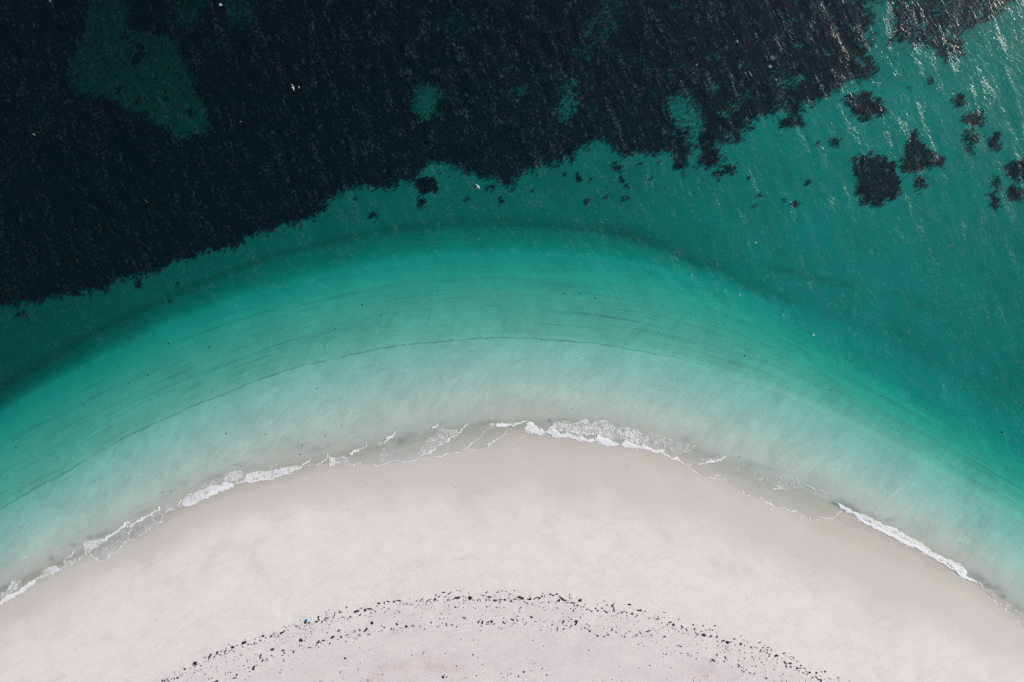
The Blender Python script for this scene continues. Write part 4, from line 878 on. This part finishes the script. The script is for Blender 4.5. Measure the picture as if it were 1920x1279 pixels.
for i, (u, v, L, w, an) in enumerate(W):
    if i >= 299:
        litter(u, v, L, w, an); continue
    kd = pick(L, w)
    o = bpy.data.objects.new('seaweed_clump', lib_data(kd, rw.randrange(4), m_weed))
    col.objects.link(o); o.matrix_world = weed_matrix(u, v, L, w, an)
    row = float(v - c_wrack(u)); ar = L * w
    size = 'large' if ar > 14 else ('medium' if ar > 6.5 else 'small')
    if v > 1236 and row > 62: where, g = 'below both tide lines ' + stretch(u).replace('its', 'the'), 'stray seaweed clumps below the tide lines'
    elif row > 24: where, g = 'in lower tide line ' + stretch(u), 'seaweed clumps of the lower tide line'
    else: where, g = 'in upper tide line ' + stretch(u), 'seaweed clumps of the upper tide line'
    tag(o, 'x', 'seaweed', g); rows.append((o, size + ' ' + WORD[kd] + ' seaweed clump', where, u))
name_apart(rows); name_apart(SEAGRASS_ROWS)
# fine crumbs scattered along both tide lines
r = np.random.default_rng(19)
for k in range(2400):
    u = r.uniform(280, 1640); t = r.random()
    if sn(np.array([u]), np.array([t * 90]), 88, 38, 3)[0] < r.uniform(-.5, .6): continue
    if t < .42: v = float(c_wrack(u)) + r.normal(6, 8)
    elif t < .72: v = float(c_wrack(u)) + r.uniform(2, 52)
    elif t < .88: v = float(c_wrack(u)) + r.normal(44, 7)
    else: v = float(c_wrack(u)) + r.uniform(45, 150)
    if v > 1330 or (t < .42 and abs(v - c_wrack(u)) > 26): continue
    L = r.uniform(.7, 2.2); litter(u, v, L, L * r.uniform(.35, .9), r.uniform(-60, 60))
for k in range(60):
    u = r.uniform(0, 1919); v = float(c_shore(u)) + r.uniform(30, 280)
    L = r.uniform(.6, 1.2); litter(u, v, L, L * .7, 0)
lit = make_mesh('seaweed_litter', np.concatenate(litV), np.concatenate(litF), m_weed)
tag(lit, 'fine crumbs of dark seaweed sprinkled along the tide lines', 'seaweed', kind='stuff')

# weed clumps lying under the shallow water
DOTS = [(272,704,5,3),(388,651,4.5,3.5),(237,719,3,2.5),(423,813,3.5,3),(415,786,2,2),(593,729,3,2.5),(607,648,2.5,2.5),(627,616,3.5,2),(310,644,5,3),(23,841,5,3),(677,571,4,4),(712,591,3,3),(739,588,3,2),(1117,559,5,2.5),(1088,550,4,2.5),
 (1059,550,5,2),(1143,610,2.5,2.5),(1237,623,2.5,2.5),(825,708,2.5,2.5),(757,648,3,2),(912,634,2.5,2.5),(1073,767,2.5,1.5),(1082,671,2,2),(819,546,3,2.5),(1212,611,2,2),(1030,789,3.5,3),(1297,587,3,2.5),(1399,667,4,2.5),(1562,732,3.5,2.5),(1533,723,3.5,2),
 (1659,744,3,3),(1892,813,6,5),(1332,626,3,2),(1360,606,3,2),(1801,1019,2,2),(304,924,2.5,2.5),(320,921,2.5,2.5),(350,911,2.5,1.5),(452,874,3,2.5),(566,835,3,2.5),(563,852,3.5,2.5),(544,863,2,2),(640,798,2.5,2),(610,817,2.5,2.5),(497,815,2,2),(754,825,2.5,2.5),(1387,857,2,3),
 (1000,790,1.6,1.6),(192,757,2,2),(152,760,3,2),(1748,768,4,2),(1480,728,2,2),(1235,560,4,2)]
rows = []
for (u, v, L, w) in DOTS:
    o = bpy.data.objects.new('sunken_seaweed', lib_data('blob', rw.randrange(4), m_wetweed))
    col.objects.link(o); o.matrix_world = weed_matrix(u, v, L * .62, w * .62, rw.uniform(-30, 30))
    deep_ = zone(np.array([float(u)]), np.array([float(v)]))[0] < -1
    third = 'at the left' if u < 640 else ('in the middle' if u < 1250 else 'at the right')
    tag(o, 'x', 'seaweed', 'weed clumps beyond the litter line' if deep_ else 'weed clumps in the palest shallows')
    rows.append((o, 'dark sunken weed clump', ('beyond thin dark line ' if deep_ else 'in pale shallows ') + third, u))
name_apart(rows)

# ------------------------------------------------------------------ gulls
m_gull, nt, out = new_mat('gull_plumage'); n = N(nt)
tc = nt.nodes.new('ShaderNodeTexCoord').outputs['Object']; oy = n.sep(tc)
ay = n.math('ABSOLUTE', oy[1])
g1 = n.rgb(n.mr(ay, .07, .14), (.86,.86,.86), (.74,.76,.80))
g2 = n.rgb(n.mr(ay, .60, .64), g1, (.10,.10,.11))
nt.links.new(n.principled(g2, .7, .2), out.inputs[0])
m_beak, nt, out = new_mat('gull_beak'); n = N(nt)
nt.links.new(n.principled((.75,.45,.05), .5, .4), out.inputs[0])

def gull(name, loc, heading, span_bend, roll, label, group='gulls flying over the sea'):
    """body along +x (beak forward), wings along y; one continuous surface made by voxel union"""
    bm = bmesh.new()
    def loft(rings, seg=10):
        prev = None
        for (x, y, z, ry, rz, ax) in rings:
            ring = []
            for k in range(seg):
                t = 2 * math.pi * k / seg
                if ax == 'x': ring.append(bm.verts.new((x, y + ry * math.cos(t), z + rz * math.sin(t))))
                else: ring.append(bm.verts.new((x + ry * math.cos(t), y, z + rz * math.sin(t))))
            if prev:
                for k in range(seg): bm.faces.new((prev[k], prev[(k + 1) % seg], ring[(k + 1) % seg], ring[k]))
            else: bm.faces.new(ring[::-1])
            prev = ring
        bm.faces.new(prev)
    loft([(-.30,0,0,.075,.008,'x'),(-.24,0,0,.055,.014,'x'),(-.17,0,0,.040,.03,'x'),(-.08,0,0,.062,.055,'x'),(.02,0,0,.072,.066,'x'),(.12,0,.005,.062,.058,'x'),(.19,0,.012,.040,.040,'x'),(.235,0,.02,.038,.040,'x'),(.27,0,.018,.028,.028,'x'),(.29,0,.014,.010,.010,'x')])
    for s_ in (-1, 1):
        b = span_bend
        loft([(.05,0,.02,.085,.022,'y'),(.055,s_*.09,.04,.080,.018,'y'),(.085,s_*.24,.10+b*.3,.066,.013,'y'),(.105,s_*.33,.12+b*.4,.060,.011,'y'),(.06,s_*.46,.105+b*.3,.046,.009,'y'),(-.01,s_*.60,.07+b*.1,.028,.007,'y'),(-.07,s_*.69,.05,.010,.005,'y')])
    bmesh.ops.recalc_face_normals(bm, faces=bm.faces)
    me = bpy.data.meshes.new('tmp'); bm.to_mesh(me); bm.free()
    t = bpy.data.objects.new('tmp', me); col.objects.link(t)
    rm = t.modifiers.new('r', 'REMESH'); rm.mode = 'VOXEL'; rm.voxel_size = 0.011; rm.use_smooth_shade = True
    bpy.context.view_layer.update()
    me2 = bpy.data.meshes.new_from_object(t.evaluated_get(bpy.context.evaluated_depsgraph_get()))
    bpy.data.objects.remove(t); bpy.data.meshes.remove(me)
    me2.materials.clear(); me2.materials.append(m_gull); me2.name = name
    o = bpy.data.objects.new(name, me2); col.objects.link(o)
    bm = bmesh.new(); bmesh.ops.create_cone(bm, cap_ends=True, segments=8, radius1=.012, radius2=.003, depth=.05)
    bmesh.ops.transform(bm, matrix=Matrix.Translation((.308, 0, .012)) @ Matrix.Rotation(R(90), 4, 'Y'), verts=bm.verts)
    mb = bpy.data.meshes.new('beak'); bm.to_mesh(mb); bm.free(); mb.materials.append(m_beak)
    bk = bpy.data.objects.new('beak', mb); col.objects.link(bk); bk.parent = o
    o.location = loc; o.rotation_euler = (R(roll), R(-4), R(heading))
    tag(o, label, 'gull', group)
    return o
def at(u, v, z): return (float(X(u)), float(Y(v)), z)
g0 = gull('gull', at(562, 179, 4.0), 12, .05, 25, 'white gull gliding with spread wings over the dark meadow at upper left')
def copy_gull(src, loc, heading, roll, sc, label):
    o = src.copy(); col.objects.link(o)
    for ch in src.children:
        c_ = ch.copy(); col.objects.link(c_); c_.parent = o
    o.location = loc; o.rotation_euler = (R(roll), R(-4), R(heading)); o.scale = (sc,) * 3; o['label'] = label
copy_gull(g0, at(897.5, 357, 3.0), 38, 15, .95, 'white gull over the green water near the middle, just below the meadow edge')
copy_gull(g0, at(1512, 628.5, 3.0), 48, 40, .62, 'white gull low over the pale green water at the right')
copy_gull(g0, at(77.5, 258, 2.0), 30, 55, .45, 'distant small white gull over black water at the far left')
copy_gull(g0, at(1298, 133, 3.0), -28, 50, .55, 'small white gull over the streaky dark water at upper right')
copy_gull(g0, at(58, 1039.5, 1.5), 20, 20, .45, 'small white gull low over the pale shallows near the lower left foam')

# ------------------------------------------------------------------ blue float in the tide line
m_blue, nt, out = new_mat('blue_plastic'); n = N(nt)
nt.links.new(n.principled(n.rgb(n.noise(n.pos(), 9, 3, .6)[0], (.02,.20,.42), (.04,.30,.55)), .45, .5), out.inputs[0])
fl = bpy.data.objects.new('float', None); col.objects.link(fl)
def lathe(name, prof, mat, parent, seg=24):
    V_, F_ = [], []
    for (r_, z) in prof:
        for k in range(seg):
            t = 2 * math.pi * k / seg; V_.append((r_ * math.cos(t), r_ * math.sin(t), z))
    for i in range(len(prof) - 1):
        for k in range(seg):
            a = i * seg + k; b = i * seg + (k + 1) % seg; F_.append((a, b, b + seg, a + seg))
    return make_mesh(name, V_, F_, mat, parent=parent)
lathe('shell', [(.001,-.24),(.09,-.235),(.15,-.19),(.18,-.10),(.185,0),(.18,.10),(.15,.19),(.09,.235),(.05,.245),(.05,.27),(.001,.27)], m_blue, fl)
th = [(.055 * math.cos(t), 0, .285 + .05 * math.sin(t)) for t in np.linspace(0, 2 * math.pi, 17)[:-1]]
V_, F_ = [], []
for i in range(16):
    t = 2 * math.pi * i / 16
    for k in range(6):
        p_ = 2 * math.pi * k / 6; rr = .05 + .012 * math.cos(p_)
        V_.append((rr * math.cos(t), .012 * math.sin(p_), .30 + rr * math.sin(t)))
for i in range(16):
    for k in range(6):
        F_.append((i * 6 + k, ((i + 1) % 16) * 6 + k, ((i + 1) % 16) * 6 + (k + 1) % 6, i * 6 + (k + 1) % 6))
make_mesh('rope_eye', V_, F_, m_blue, parent=fl)
fx, fy = 580.5, 1156.5
fl.location = (float(X(fx)), float(Y(fy)), float(ground_z(fx, fy)) + .16)
fl.rotation_euler = (R(84), 0, R(172))
tag(fl, 'small bright blue plastic float washed up on the upper tide line', 'float')
